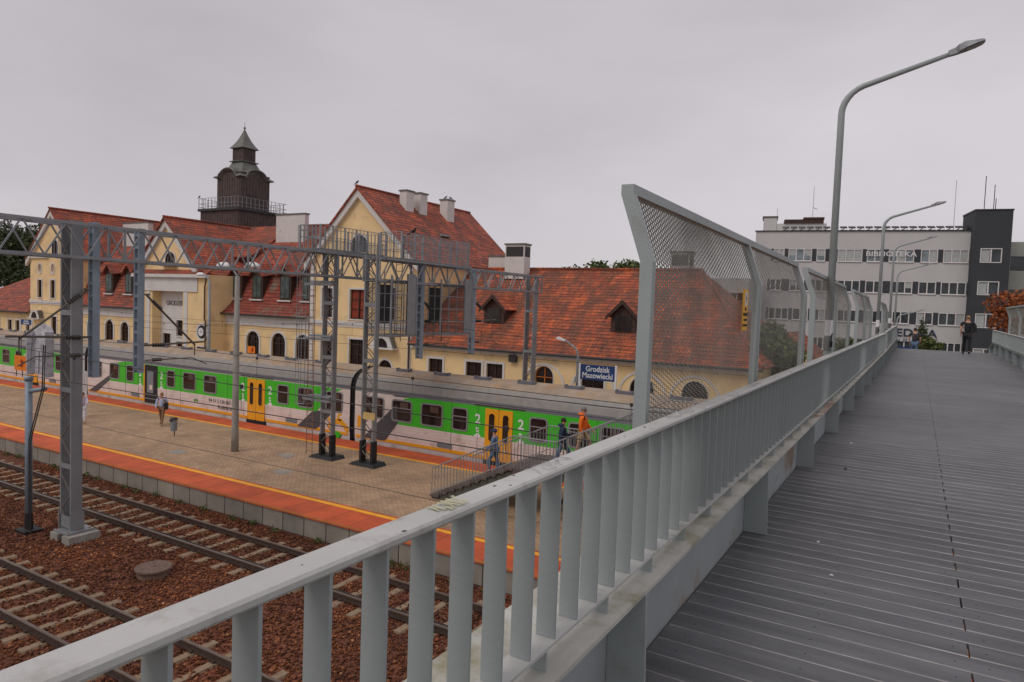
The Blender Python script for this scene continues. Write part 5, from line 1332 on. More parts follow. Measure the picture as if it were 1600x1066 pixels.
for i, o in enumerate(wops):
    om = i == 3
    win_obj(SB, *o, FA, bars=(1, 2) if om else (1, 1), fm=orange_wood if om else wood, trim=.17 if o[4] == 'rect' else .05)
b = MB()
for cx in (-21.95, -18.3, -14.9, -11.5):
    N = 16; ro, ri = 1.62, 1.47
    for k_ in range(N):
        a0, a1 = math.pi * k_ / N, math.pi * (k_ + 1) / N
        b.prism([(cx + ri * math.cos(a0), FA - .05, 2.35 + ri * math.sin(a0)), (cx + ro * math.cos(a0), FA - .05, 2.35 + ro * math.sin(a0)), (cx + ro * math.cos(a1), FA - .05, 2.35 + ro * math.sin(a1)), (cx + ri * math.cos(a1), FA - .05, 2.35 + ri * math.sin(a1))], (0, .047, 0))
    b.box(cx + 1.45, FA - .12, .8, cx + 2.0, FA - .003, 2.18)
b.build('arch_moulding', white, SB)
b = MB()
for cx in (-21.95, -18.3, -14.9, -11.5): b.box(cx + 1.25, FA - .35, 2.18, cx + 2.25, FA - .003, 2.32)
b.build('pier_cap', dark, SB)
b = MB(); b.box(wx0, FA - .14, 4.3, wx1, FA - .003, 4.62); b.build('eaves_band', white, SB)
b = MB(); b.box(-24.65, FA - .3, 3.85, -24.1, FA - .003, 4.35); b.build('vent_box', dark, SB)
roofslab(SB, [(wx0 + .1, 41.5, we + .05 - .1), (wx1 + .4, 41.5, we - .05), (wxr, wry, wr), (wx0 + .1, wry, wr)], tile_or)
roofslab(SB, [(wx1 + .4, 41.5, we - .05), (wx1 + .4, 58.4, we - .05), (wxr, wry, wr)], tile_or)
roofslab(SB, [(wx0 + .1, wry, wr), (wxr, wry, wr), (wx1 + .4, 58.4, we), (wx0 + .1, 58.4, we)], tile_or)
b = MB(); ridge(b, (wx0 + 1, wry, wr + .05), (wxr, wry, wr + .05)); ridge(b, (wxr, wry, wr + .03), (wx1 + .4, 41.5, we + .02)); b.build('ridge_tiles', tile_or, SB)
b = MB(); b.tube([(wx0 + .1, 41.42, we - .12), (wx1 + .4, 41.42, we - .12)], .085, 8); b.build('gutter', dark, SB)
def zroof(y): return we + (y - 41.5) * (wr - we) / (wry - 41.5)
def small_dormer(cx, y, w=1.75, hh=1.25, tm=tile_or):
    zb = zroof(y) - .05; zt = zb + hh; az = zt + .95; yb = 41.5 + (zt - we) / ((wr - we) / (wry - 41.5)); ybr = 41.5 + (az - we) / ((wr - we) / (wry - 41.5))
    b = MB(); b.prism([(cx - w / 2, y, zb - .3), (cx + w / 2, y, zb - .3), (cx + w / 2, y, zt), (cx, y, az - .15), (cx - w / 2, y, zt)], (0, yb - y, 0)); d = b.build('dormer', wood, SB)
    for s in (-1, 1): roofslab(d, [(cx, y - .3, az), (cx, ybr, az), (cx + s * (w / 2 + .28), yb - .1, zt - .18), (cx + s * (w / 2 + .28), y - .3, zt - .18)], tm, .1, 'dormer_roof')
    b = MB()
    for s in (-1, 1): b.prism([(cx, y - .34, az + .02), (cx, y - .34, az - .28), (cx + s * (w / 2 + .30), y - .34, zt - .45), (cx + s * (w / 2 + .30), y - .34, zt - .17)], (0, .06, 0))
    b.build('dormer_fascia', wood, d)
    b = MB(); b.box(cx - w * .32, y - .04, zb + .1, cx + w * .32, y - .003, zt - .08); b.build('pane', glass, d)
    b = MB(); b.box(cx - .02, y - .06, zb + .1, cx + .02, y - .041, zt - .08); b.box(cx - w * .36, y - .07, zb + .02, cx + w * .36, y - .003, zb + .09); b.build('dormer_frame', wood, d)
small_dormer(-27.35, 43.9); small_dormer(-17.0, 43.7)
chimney(-29.4, -27.6, 48.6, 49.6, 10.0, 12.75, louvre=True)
chimney(-32.2, -30.2, 50.5, 51.6, 10.0, 11.95)
chimney(-16.2, -14.8, 50.8, 52, 10.2, 12.2, louvre=True)
# satellite antennas on the ridge
b = MB()
for x, h_ in ((-33.0, 2.2), (-28.5, 1.6)): b.tube([(x, 50.5, 11), (x - .25, 50.5, 11 + h_)], .015, 4)
b.build('antenna', galv, SB)

# --- mansard ranges
def mansard(x0, x1, dorm, wops, ridge_z=15.0, ridge_y=49.5, kx=9.7, mm=tile_moss):
    b = MB(); wall_open(b, x0, x1, .75, 6.2, FA + .02, wops, yellow_w); b.build('wall', None, SB)
    for o in wops: win_obj(SB, *o, FA + .02, bars=(1, 3) if o[3] > 1.5 else (1, 1), trim=.2)
    b = MB(); b.box(x0, FA - .10, 5.15, x1, FA + .018, 6.0); b.box(x0, FA - .22, 6.0, x1, FA + .018, 6.2); b.build('eaves_band', white, SB)
    roofslab(SB, [(x0, 41.45, 6.2), (x1, 41.45, 6.2), (x1, 42.65, 7.3), (x0, 42.65, 7.3)], mm)
    roofslab(SB, [(x0, 42.65, 7.3), (x1, 42.65, 7.3), (x1, 43.75, 10.0), (x0, 43.75, 10.0)], mm)
    roofslab(SB, [(x0, 43.25, 9.85), (x1, 43.25, 9.85), (x1, ridge_y, ridge_z), (x0, ridge_y, ridge_z)], tile_red)
    roofslab(SB, [(x0, ridge_y, ridge_z), (x1, ridge_y, ridge_z), (x1, 56, 9.8), (x0, 56, 9.8)], tile_red)
    b = MB(); ridge(b, (x0, ridge_y, ridge_z + .05), (x1, ridge_y, ridge_z + .05)); b.build('ridge_tiles', tile_red, SB)
    b = MB(); b.tube([(x0, 41.36, 6.12), (x1, 41.36, 6.12)], .09, 8); b.build('gutter', dark, SB)
    for cx in dorm:
        b = MB(); b.prism([(cx - .72, 42.72, 7.55), (cx + .72, 42.72, 7.55), (cx + .72, 42.72, 9.75), (cx, 42.72, 10.35), (cx - .72, 42.72, 9.75)], (0, 1.6, 0)); d = b.build('dormer', wood, SB)
        for s in (-1, 1): roofslab(d, [(cx, 42.4, 10.75), (cx, 44.9, 10.95), (cx + s * 1.0, 44.2, 9.85), (cx + s * 1.0, 42.4, 9.65)], tile_red, .1, 'dormer_roof')
        b = MB()
        for s in (-1, 1): b.box(cx + s * .27 - .24, 42.66, 7.75, cx + s * .27 + .24, 42.717, 9.6)
        b.build('pane', MT.get('green_glass') or mat('green_glass', (.06, .085, .075), .2, var=.5, vs=2), d)
        b = MB(); b.box(cx - .85, 42.5, 7.42, cx + .85, 42.75, 7.55); b.build('dormer_sill', white, d)
mansard(-55.6, gx0 - .02, [-56.0 + .9, -52.2, -48.5, -45.7], [(-56.0 + .6, 3.55, .01, .01, 'rect'), (-51.8, .9, 1.7, 3.75, 'arch'), (-48.45, .9, 1.75, 3.75, 'arch'), (-45.4, .9, 1.75, 3.75, 'arch')][1:])
mansard(-81.3, -66.6, [-76.1, -72.4, -69.0], [(-78.3, 1.0, 1.4, 3.6, 'arch'), (-74.75, 1.0, 1.5, 3.7, 'arch'), (-71.9, 1.0, 1.4, 3.6, 'arch'), (-69.2, 3.5, 1.1, 1.1, 'oval'), (-69.2, 1.0, 1.1, 1.9, 'rect')], mm=tile_red)
chimney(-55.2, -51.2, 47.3, 47.8, 12.5, 15.85)
chimney(-81.3, -76.3, 47.2, 47.8, 12.8, 15.75)
b = MB(); b.box(-51.9, 45.9, 12.15, -50.6, 47.0, 12.3); b.bar((-50, 46.8, 13.5), (-45.2, 46.8, 13.5), .18); b.build('skylight', glass_o, SB)

# --- entrance block with portico
ex0, ex1, EY, eax = -66.6, -55.5, 40.0, -62.0
pops = [(-61.5, .9, 4.75, 7.1, 'rect')]
b = MB(); wall_open(b, ex0, ex1, .75, 9.6, EY, pops, yellow_w, depth=.9)
b.add([(ex1, EY, .75), (ex1, 50, .75), (ex1, 50, 9.6), (ex1, EY, 9.6)], [(0, 1, 2, 3)], yellow_w)
b.add([(ex1 - .003, 43.0, 7), (ex1 - .003, 50, 7), (ex1 - .003, 50, 13.5), (ex1 - .003, 44, 10)], [(0, 1, 2, 3)], yellow_w)
b.add([(ex0, EY, .75), (ex0, 50, .75), (ex0, 50, 9.6), (ex0, EY, 9.6)], [(0, 1, 2, 3)], yellow_w)
b.prism([(-66.2, EY + .3, 9.9), (-57.7, EY + .3, 9.9), (-57.7, EY + .3, 10.2), (eax, EY + .3, 14.65), (-66.2, EY + .3, 10.6)], (0, .2, 0), yellow_w)
b.build('wall', None, SB)
b = MB(); b.box(ex0 - .05, EY - .12, 8.0, -56.9, EY - .003, 9.3); b.box(ex0 - .2, EY - .4, 9.3, ex1 + .2, EY - .003, 9.6)
for x in (-66.5, -64.75, -58.9): b.box(x, EY - .06, .75, x + .5, EY - .003, 8.0)
b.build('entablature', white, SB)
b = MB(); N = 12; wall_open(b, -63.875, -59.125, .75, 8.0, EY + .9, [(-60.4, 1.6, 1.9, 1.6, 'rect'), (-60.4, 3.75, 1.9, 1.5, 'rect'), (-62.9, .9, 1.2, 3.0, 'rect')], white)
b.build('portico_wall', None, SB)
for o in [(-60.4, 1.6, 1.9, 1.6, 'rect'), (-60.4, 3.75, 1.9, 1.5, 'rect'), (-62.9, .9, 1.2, 3.0, 'rect')]: win_obj(SB, *o, EY + .9, trim=.05, bars=(1, 1))
text_obj('GRODZISK', .62, (-63.0, EY + .86, 6.85), mat('plaster_lettering', (.24, .21, .19), .8), SB, ext=.02, sx=.95, align='LEFT')
b = MB(); b.box(-63.2, EY + .2, 1.1, -61.9, EY + .5, 2.1); b.build('wall_box', white, SB)
b = MB()
for s, xe in ((-1, -66.9), (1, -57.2)):
    zo = 14.75 - abs(xe - eax) * 1.0; b.prism([(eax, EY, 14.85), (eax, EY, 14.15), (xe, EY, zo - .7), (xe, EY, zo)], (0, .297, 0))
b.build('barge_board', white, SB)
roofslab(SB, [(ex0 - .2, EY - .35, 9.62), (ex1 + .2, EY - .35, 9.62), (ex1 + .2, EY + .28, 10.05), (ex0 - .2, EY + .28, 10.05)], tile_red, .1, 'tile_skirt')
roofslab(SB, [(eax, EY - .2, 15.0), (eax, 52, 15.0), (-67.4, 52, 9.6), (-67.4, EY - .2, 9.6)], tile_red)
roofslab(SB, [(eax, EY - .2, 15.0), (eax, 52, 15.0), (-55.3, 52, 9.1), (-55.3, EY + 3.4, 9.1), (-56.4, EY - .2, 10.0)], tile_red)
b = MB(); ridge(b, (eax, EY - .2, 15.05), (eax, 50, 15.05)); b.build('ridge_tiles', tile_red, SB)
roofslab(SB, [(-66.5, 44.5, 11.6), (-55.5, 44.5, 11.6), (-55.5, 50, 15.2), (-66.5, 50, 15.2)], tile_red)
win_obj(SB, -61.5, 10.6, 1.5, 1.1, 'arch', EY + .28, bars=(2, 1), trim=.12, depth=.01)
b = MB(); b.box(-62.6, EY - .2, 10.35, -60.4, EY + .28, 10.5); b.build('sill', white, SB)
win_obj(SB, -56.2, 3.75, 1.25, 1.25, 'oval', EY - .03, bars=(1, 1), trim=.2, depth=.02); win_obj(SB, -56.25, 1.0, 1.2, 2.0, 'rect', EY - .03, bars=(1, 1), trim=.12, depth=.02)
b = MB(); b.tube([(-55.4, 39.7, 9.3), (-55.4, 39.7, 8.9), (-55.75, 39.85, 8.5), (-55.75, 39.85, 5.6), (-55.6, 39.85, 5.3), (-55.6, 39.85, .8)], .07, 7); b.tube([(-81.6, 41.8, 9.5), (-81.6, 41.8, 6.8), (-81.3, 41.8, 6.4), (-81.3, 41.8, .8)], .07, 7); b.build('downpipe', MT['copper_pipe'], SB)

# --- left gable block
lx0, lx1, lax, lz, le = -91.4, -81.2, -86.3, 16.8, 11.6
lops = [(-89.2, 6.75, .95, 2.05, 'rect'), (-86.3, 6.75, .95, 2.05, 'rect'), (-89.2, 9.6, .7, 1.1, 'oval'), (-86.3, 9.6, .7, 1.1, 'oval'), (-83.4, 6.75, .95, 2.05, 'rect'), (-86.0, 1.6, 1.1, 3.0, 'rect'), (-89.4, .8, 1.3, 2.4, 'arch'), (-83.3, 1.6, 1.1, 3.0, 'rect')]
b = MB(); wall_open(b, lx0, lx1, .75, 11.5, FA, lops, yellow_w)
b.add([(lx0, FA, 11.5), (lx1, FA, 11.5), (lax, FA, lz)], [(0, 1, 2)], yellow_w)
b.add([(lx1, FA, .75), (lx1, 58, .75), (lx1, 58, 11.5), (lx1, FA, 11.5)], [(0, 1, 2, 3)], yellow_w); b.add([(lx0, FA, .75), (lx0, 58, .75), (lx0, 58, 11.5), (lx0, FA, 11.5)], [(0, 1, 2, 3)], yellow_w)
b.build('wall', None, SB)
for o in lops: win_obj(SB, *o, FA, bars=(1, 1), trim=.16, gm=(yellow_w if o[4] == 'oval' else None), fm=(white if o[4] == 'oval' else wood))
win_obj(SB, -85.7, 11.8, 1.3, 1.6, 'arch', FA - .04, bars=(1, 1), trim=.16, depth=.02)
rakes(lx0, lx1, lax, lz, 11.6, FA)
b = MB(); cornice(b, lx0, lx1, FA, 6.15, .3, .15); b.box(lx0 - .1, FA - .25, 11.35, -85.0 - 2.2, FA - .003, 11.6); b.build('string_course', white, SB)
for xe in (lx0 - .5, lx1 + .5): roofslab(SB, [(lax, 41.6, lz + .2), (lax, 58, lz + .2), (xe, 58, lz + .2 - abs(xe - lax) * 1.02), (xe, 41.6, lz + .2 - abs(xe - lax) * 1.02)], tile_red)
b = MB(); ridge(b, (lax, 41.5, lz + .25), (lax, 56, lz + .25)); b.build('ridge_tiles', tile_red, SB)
hood_roof(-89.4, 4.3)
# --- far left low wing
fops = [(-97.0, 2.1, .95, 1.7, 'rect'), (-95.1, 2.1, .95, 1.7, 'rect'), (-92.6, 2.1, .8, 1.7, 'rect'), (-100, 2.1, .95, 1.7, 'rect')]
b = MB(); wall_open(b, -112, lx0 - .01, .75, 5.0, FA + .3, fops, yellow_w); b.build('wall', None, SB)
for o in fops: win_obj(SB, *o, FA + .3, bars=(1, 2), trim=.14)
roofslab(SB, [(-112, 41.7, 4.95), (lx0, 41.7, 4.95), (lx0, 49, 9.8), (-104, 49, 9.8)], tile_red)
b = MB(); b.tube([(-112, 41.6, 4.85), (lx0, 41.6, 4.85)], .09, 8); b.build('gutter', dark, SB)

# --- tower
tx, ty = -67.6, 53.2
def sq(b, h, z0, z1, m, h2=None, cx=tx, cy=ty):
    h2 = h2 if h2 is not None else h
    vs = [(cx - h, cy - h, z0), (cx + h, cy - h, z0), (cx + h, cy + h, z0), (cx - h, cy + h, z0), (cx - h2, cy - h2, z1), (cx + h2, cy - h2, z1), (cx + h2, cy + h2, z1), (cx - h2, cy + h2, z1)]
    b.add(vs, [(0, 3, 2, 1), (4, 5, 6, 7), (0, 1, 5, 4), (1, 2, 6, 5), (2, 3, 7, 6), (3, 0, 4, 7)], m)
def battens(b, h, z0, z1, pitch=.42, cx=tx, cy=ty):
    k = -h
    while k <= h + .01:
        for s in (-1, 1): b.box(cx + k - .02, cy + s * h - .03, z0, cx + k + .02, cy + s * h + .03, z1); b.box(cx + s * h - .03, cy + k - .02, z0, cx + s * h + .03, cy + k + .02, z1)
        k += pitch
b = MB(); sq(b, 3.2, 10, 17.15, copper); sq(b, 3.45, 17.15, 17.42, dark); battens(b, 3.2, 10, 17.15); b.ms.append(copper) if copper not in b.ms else None
tw = b.build('tower', None, SB)
b = MB(); sq(b, 1.98, 17.42, 21.6, copper); battens(b, 1.98, 17.42, 21.0); b.build('belfry', None, tw)
# belfry roof: eaves that arch over each face, then a concave sweep
def swept(prof, name, arch=0, m=verd):
    b = MB(); NS = 12
    rings = []
    for (h, z, am) in prof:
        ring = []
        for side in range(4):
            for k in range(NS):
                t_ = -1 + 2 * k / NS; x, y = [(t_, -1), (1, t_), (-t_, 1), (-1, -t_)][side]
                bulge = max(0, 1 - (t_ / .62) ** 2) ** .5 if abs(t_) < .62 else 0
                ring.append((tx + x * h, ty + y * h, z + am * bulge))
        rings.append(ring)
    n = 4 * NS; vs = [p for r_ in rings for p in r_]; fs = []
    for i in range(len(rings) - 1):
        for j in range(n): fs.append((i * n + j, i * n + (j + 1) % n, (i + 1) * n + (j + 1) % n, (i + 1) * n + j))
    fs.append(tuple(range(n))[::-1]); fs.append(tuple((len(rings) - 1) * n + j for j in range(n)))
    b.add(vs, fs, m); return b.build(name, None, tw)
swept([(2.0, 20.95, .75), (2.35, 21.05, .95), (2.28, 21.2, .92), (1.75, 21.5, .6), (1.35, 22.0, .28), (1.08, 22.6, .05), (.92, 22.95, 0), (1.14, 23.0, 0), (1.14, 23.08, 0), (.8, 23.1, 0)], 'belfry_roof')
b = MB(); sq(b, .86, 23.0, 24.6, copper); battens(b, .86, 23.0, 24.6, .29); b.build('lantern', None, tw)
swept([(.86, 24.5, 0), (1.12, 24.53, 0), (1.1, 24.6, 0), (.84, 24.95, 0), (.55, 25.45, 0), (.3, 26.05, 0), (.1, 26.6, 0), (.02, 26.85, 0)], 'spire')
b = MB(); b.lathe((tx, ty, 26.8), [(.02, 0), (.12, .08), (.14, .16), (.10, .24), (.03, .3), (.02, .75), (0, .8)], 10); b.build('finial', verd, tw)
b = MB(); h = 3.35
for s in (-1, 1):
    k = -h
    while k <= h + .01:
        b.box(tx + k - .02, ty + s * h - .02, 17.42, tx + k + .02, ty + s * h + .02, 18.6); b.box(tx + s * h - .02, ty + k - .02, 17.42, tx + s * h + .02, ty + k + .02, 18.6); k += .56
    for z in (18.6, 18.0, 17.6): b.bar((tx - h, ty + s * h, z), (tx + h, ty + s * h, z), .035); b.bar((tx + s * h, ty - h, z), (tx + s * h, ty + h, z), .035)
b.build('tower_railing', galv_l, tw)
# crows
def crow(label, x, y, z, s=1):
    t = thing('crow', label, 'bird', (x, y, z), 'crows perched on the roofs and gantries')
    b = MB(); b.tube([(x - .17 * s, y, z + .10), (x - .06 * s, y, z + .15), (x + .05 * s, y, z + .20), (x + .10 * s, y, z + .27), (x + .14 * s, y, z + .30), (x + .17 * s, y, z + .29)], [.02, .07, .075, .05, .045, .01], 8); b.tube([(x - .1 * s, y, z + .13), (x - .33 * s, y, z + .02)], [.04, .02], 5)
    b.tube([(x + .17 * s, y, z + .29), (x + .24 * s, y, z + .275)], [.016, .003], 5); b.tube([(x, y - .03, z + .1), (x, y - .03, z)], .01, 4); b.tube([(x, y + .03, z + .1), (x, y + .03, z)], .01, 4); b.build('body', black, t)
crow('crow standing on the peak of the gable by the chimneys', gax, 41.6, gz + .32)
crow('crow perched on the walkway cage left of the gable window', -20.0, 24.9, 10.86); crow('crow on the tower balcony railing', tx - 3.3, ty - 3.35, 18.62); crow('crow on the third roof chimney', -38.1, 52.0, 17.33); crow('second crow on the third roof chimney', -37.8, 52.4, 17.33, -1)

# ------------------------------------------------------------------ office block behind the bridge
ang = R(10.5)
XF = Matrix.Translation((-14.0, 70.0, 0)) @ Matrix.Rotation(ang, 4, 'Z')
OB = thing('office_building', 'grey four storey office block with strip windows and a dark stair tower', 'office building', (-14, 70, 0))
def lx(x72, y0=70.0):
    """position along the facade for a sight-line abscissa taken at 72 m"""
    s = x72 / 72.0; return (s * 70.0 + 14.0) / (math.cos(ang) - s * math.sin(ang))
WID = lx(3.58)
rows = [(13.05, 1.15, [(-12.6, -11.64, 2), (-11.23, -9.15, 3), (-8.69, -7.96, 1), (-6.85, -4.79, 3), (-4.37, -3.11, 2), (-2.59, -.62, 3), (-.07, 1.2, 2), (1.63, 3.5, 3)]),
        (10.2, 1.1, [(-12.8, -11.8, 2), (-11.0, -9.1, 3), (-8.7, -7.5, 2), (-6.8, -4.85, 3), (-4.37, -3.0, 2), (-2.33, -.61, 3), (-.11, 1.21, 2), (1.6, 3.45, 3)]),
        (7.45, 1.1, [(-12.8, -11.0, 3), (-10.6, -9.2, 2), (-8.7, -7.2, 3), (-6.6, -4.9, 3), (-4.2, -3.1, 2), (-2.7, -.7, 3), (-.11, 1.13, 2), (1.57, 3.5, 3)]),
        (4.75, 1.15, [(-12.8, -11.0, 3), (-10.6, -9.2, 2), (-8.7, -7.2, 3), (-6.6, -5.2, 2), (-3.8, -2.3, 2), (-1.7, -.2, 2), (.3, 1.6, 3), (1.9, 3.4, 3)])]
TOP = 15.85
b = MB(XF); ops = []
strips = []
for zb, h, ws in rows:
    strips.append((lx(ws[0][0]) - .25, lx(ws[-1][1]) + .1, zb, zb + h))
    for a, c, n in ws: ops.append(((lx(a) + lx(c)) / 2, zb, lx(c) - lx(a), h, 'rect', n))
wall_open(b, 0, WID, 0, TOP, 0, [o[:5] for o in ops], off_w, depth=.16)
b.add([(0, 0, 0), (0, 14, 0), (0, 14, TOP), (0, 0, TOP)], [(0, 1, 2, 3)], off_w); b.add([(0, 0, TOP), (WID, 0, TOP), (WID, 14, TOP), (0, 14, TOP)], [(0, 1, 2, 3)], conc); b.add([(0, 14, 0), (WID, 14, 0), (WID, 14, TOP), (0, 14, TOP)], [(0, 1, 2, 3)], off_w)
b.build('wall', None, OB)
b = MB(XF); b.box(-.1, -.12, TOP, WID, .25, TOP + .08); b.build('parapet_cap', dark, OB)
for (xa, xb, z0, z1), (zb, h, ws) in zip(strips, rows):
    b = MB(XF); e = [xa] + [v for a, c, n in ws for v in (lx(a) - .03, lx(c) + .03)] + [xb]
    for p, q in zip(e[::2], e[1::2]):
        if q - p > .05: b = MB(XF); b.box(p, -.03, z0, q, -.002, z1); b.build('window_strip', off_d, OB)
pw = mat('pvc_frame', (.70, .68, .66), .5, var=.04)
blind = mat('blind', (.42, .45, .44), .8, var=.1)
for cx, zb, w, h, kd, n in ops:
    b = MB(XF); x0, x1 = cx - w / 2, cx + w / 2; o_ = [(x0, zb), (x1, zb), (x1, zb + h), (x0, zb + h)]; t_ = .06
    i_ = [(x0 + t_, zb + t_), (x1 - t_, zb + t_), (x1 - t_, zb + h - t_), (x0 + t_, zb + h - t_)]; ringpoly(b, o_, i_, .06, .06, pw)
    for k in range(1, n): x = x0 + w * k / n; b.box(x - .045, .0, zb + t_, x + .045, .06, zb + h - t_, pw)
    b.box(x0 - .03, -.10, zb - .05, x1 + .03, -.003, zb - .002, pw)
    f = b.build('window', None, OB)
    b = MB(XF); b.box(x0 + .02, .08, zb + .02, x1 - .02, .10, zb + h - .02); b.build('pane', glass_o if zb > 12 else MT.get('dark_office_glass') or mat('dark_office_glass', (.035, .045, .05), .12, var=.7, vs=1.2), f)
    for k in range(n):
        if random.random() < (.65 if zb > 12 else .3):
            xa = x0 + w * k / n + .07; xb = x0 + w * (k + 1) / n - .07; b = MB(XF); b.box(xa, .066, zb + .1 + random.choice((0, .0, .4)), xb, .076, zb + h - .07); b.build('blind', blind, f)
text_obj('BIBLIOTEKA', .62, tuple(XF @ Vector((lx(-2.45), -.06, 13.75))), signwhite, OB, rot=(R(90), 0, ang), ext=.01, sx=1.25, bold=.008)
text_obj('MEDICA', 1.0, tuple(XF @ Vector((lx(-.5), -.06, 6.62))), mat('navy_letters', (.02, .03, .07), .5), OB, rot=(R(90), 0, ang), ext=.03, sx=1.15, bold=.01)
text_obj('tel. 22', .4, tuple(XF @ Vector((lx(-1.2), -.05, 5.95))), MT['navy_letters'], OB, rot=(R(90), 0, ang), ext=.01)
b = MB(XF); b.box(lx(-1.75), -.08, 4.7, lx(-.1), -.02, 5.35); b.build('poster', signblue, OB)
b = MB(XF); b.box(lx(-1.3), -.09, 4.6, lx(-1.1), -.082, 5.2); b.build('poster_picture', signwhite, OB)
# louvre / solar rail along the roof
b = MB(XF)
x = 2.4
while x < WID - .2: b.box(x, .3, TOP + .08, x + .62, .9, TOP + .16); b.bar((x + .05, .35, TOP + .12), (x + .5, .9, TOP + .42), .05); b.prism([(x, .35, TOP + .30), (x + .60, .35, TOP + .30), (x + .60, .9, TOP + .52), (x, .9, TOP + .52)], (0, 0, .04)); x += .72
b.build('roof_panels', dark, OB)
b = MB(XF); b.box(.6, 5, TOP, 1.9, 8, TOP + 2.0); b.box(1.9, 5, TOP, 6.6, 8, TOP + 1.35); b.build('plant_room', off_w, OB)
b = MB(XF); b.box(.5, 4.9, TOP + 2.0, 2.0, 8.1, TOP + 2.1); b.box(2.6, 4.85, TOP + 1.35, 6.3, 8.1, TOP + 1.75); b.box(4.4, 4.8, TOP + 1.75, 6.35, 8.1, TOP + 1.95); b.build('plant_roof', wood, OB)
b = MB(XF)
for x, y, h in ((1.9, 5, 2.9), (5.3, 6, 5.2), (17.2, 3, 5.0)): b.tube([(x, y, TOP), (x, y, TOP + h)], .022, 5)
b.bar((5.3, 6, TOP + 3.1), (5.7, 6, TOP + 2.9), .05); b.build('antenna', galv, OB)
# dark stair tower
tx0, tx1 = WID - .02, WID + 2.75
b = MB(XF); tops = [(tx0 + 1.35, 13.0, 1.6, 1.25, 'rect'), (tx0 + 1.3, 10.2, 1.6, 1.2, 'rect'), (tx0 + 1.3, 7.35, 1.6, 1.25, 'rect'), (tx0 + 1.3, 4.3, 1.6, 1.25, 'rect')]
wall_open(b, tx0, tx1, 0, 17.5, -1.0, tops, off_d, depth=.16)
b.add([(tx0, -1.0, 0), (tx0, 3, 0), (tx0, 3, 17.5), (tx0, -1.0, 17.5)], [(0, 1, 2, 3)], off_d); b.add([(tx1, -1.0, 0), (tx1, 3, 0), (tx1, 3, 17.5), (tx1, -1.0, 17.5)], [(0, 1, 2, 3)], off_d); b.add([(tx0, -1.0, 17.5), (tx1, -1.0, 17.5), (tx1, 3, 17.5), (tx0, 3, 17.5)], [(0, 1, 2, 3)], off_d)
b.build('stair_tower', None, OB)
for cx, zb, w, h, kd in tops:
    b = MB(XF); x0, x1 = cx - w / 2, cx + w / 2; o_ = [(x0, zb), (x1, zb), (x1, zb + h), (x0, zb + h)]; i_ = [(x0 + .07, zb + .07), (x1 - .07, zb + .07), (x1 - .07, zb + h - .07), (x0 + .07, zb + h - .07)]; ringpoly(b, o_, i_, -.94, .08, pw); b.box(cx - .05, -1.0, zb, cx + .05, -.95, zb + h, pw)
    f = b.build('window', None, OB); b = MB(XF); b.box(x0 + .02, -.90, zb + .02, x1 - .02, -.88, zb + h - .02); b.build('pane', MT['dark_office_glass'], f)
    b = MB(XF); b.box(x0 + .1, -.925, zb + .1, cx - .08, -.915, zb + h - .1); b.build('blind', blind, f)
b = MB(XF); b.box(tx0 - .05, -1.05, 17.5, tx1 + .05, 3.05, 17.62)
for x, y, h in ((tx0 + 1.1, 1, 3.2), (tx1 - .7, 2, 2.6), (tx1 - .5, 2.2, 1.4)): b.tube([(x, y, 17.6), (x, y, 17.6 + h)], .035, 5)
b.build('tower_cap', dark, OB)
b = MB(XF); wall_open(b, tx1 + .01, tx1 + 22, 0, 15.2, 3.0, [(tx1 + 1.9, 12.6, 1.5, 1.3, 'rect'), (tx1 + 5, 12.6, 1.5, 1.3, 'rect'), (tx1 + 1.9, 9.6, 1.5, 1.3, 'rect')], off_g, depth=.16); b.add([(tx1, 3, 15.2), (tx1 + 22, 3, 15.2), (tx1 + 22, 14, 15.2), (tx1, 14, 15.2)], [(0, 1, 2, 3)], off_g); b.build('rear_wing', None, OB)
for zb in (12.6, 9.6):
    for q in (1.15, 4.25)[:2 if zb > 12 else 1]: b = MB(XF); b.box(tx1 + q, 3.1, zb, tx1 + q + 1.5, 3.13, zb + 1.3); b.build('pane', MT['dark_office_glass'], OB)

# small grey building seen through the near mesh
GB = thing('grey_building', 'small grey flat building with barred windows seen through the nearest mesh screen', 'building', (-27, 62, 0))
b = MB(); wall_open(b, -18.6, -13.2, 0, 11.0, 64, [(-17.6, 8.2, 1.2, 1.5, 'rect'), (-15.9, 8.2, 1.2, 1.5, 'rect'), (-14.2, 8.2, 1.2, 1.5, 'rect')], off_w, depth=.2)
b.add([(-18.6, 64, 0), (-18.6, 69, 0), (-18.6, 69, 11.0), (-18.6, 64, 11.0)], [(0, 1, 2, 3)], off_w); b.add([(-13.2, 64, 0), (-13.2, 69, 0), (-13.2, 69, 11.0), (-13.2, 64, 11.0)], [(0, 1, 2, 3)], off_w); b.add([(-18.6, 64, 11.0), (-13.2, 64, 11.0), (-13.2, 69, 11.0), (-18.6, 69, 11.0)], [(0, 1, 2, 3)], conc); b.build('wall', None, GB)
for cx in (-17.6, -15.9, -14.2): win_obj(GB, cx, 8.2, 1.2, 1.5, 'rect', 64, bars=(1, 1), tm=pw, fm=pw, trim=.04)
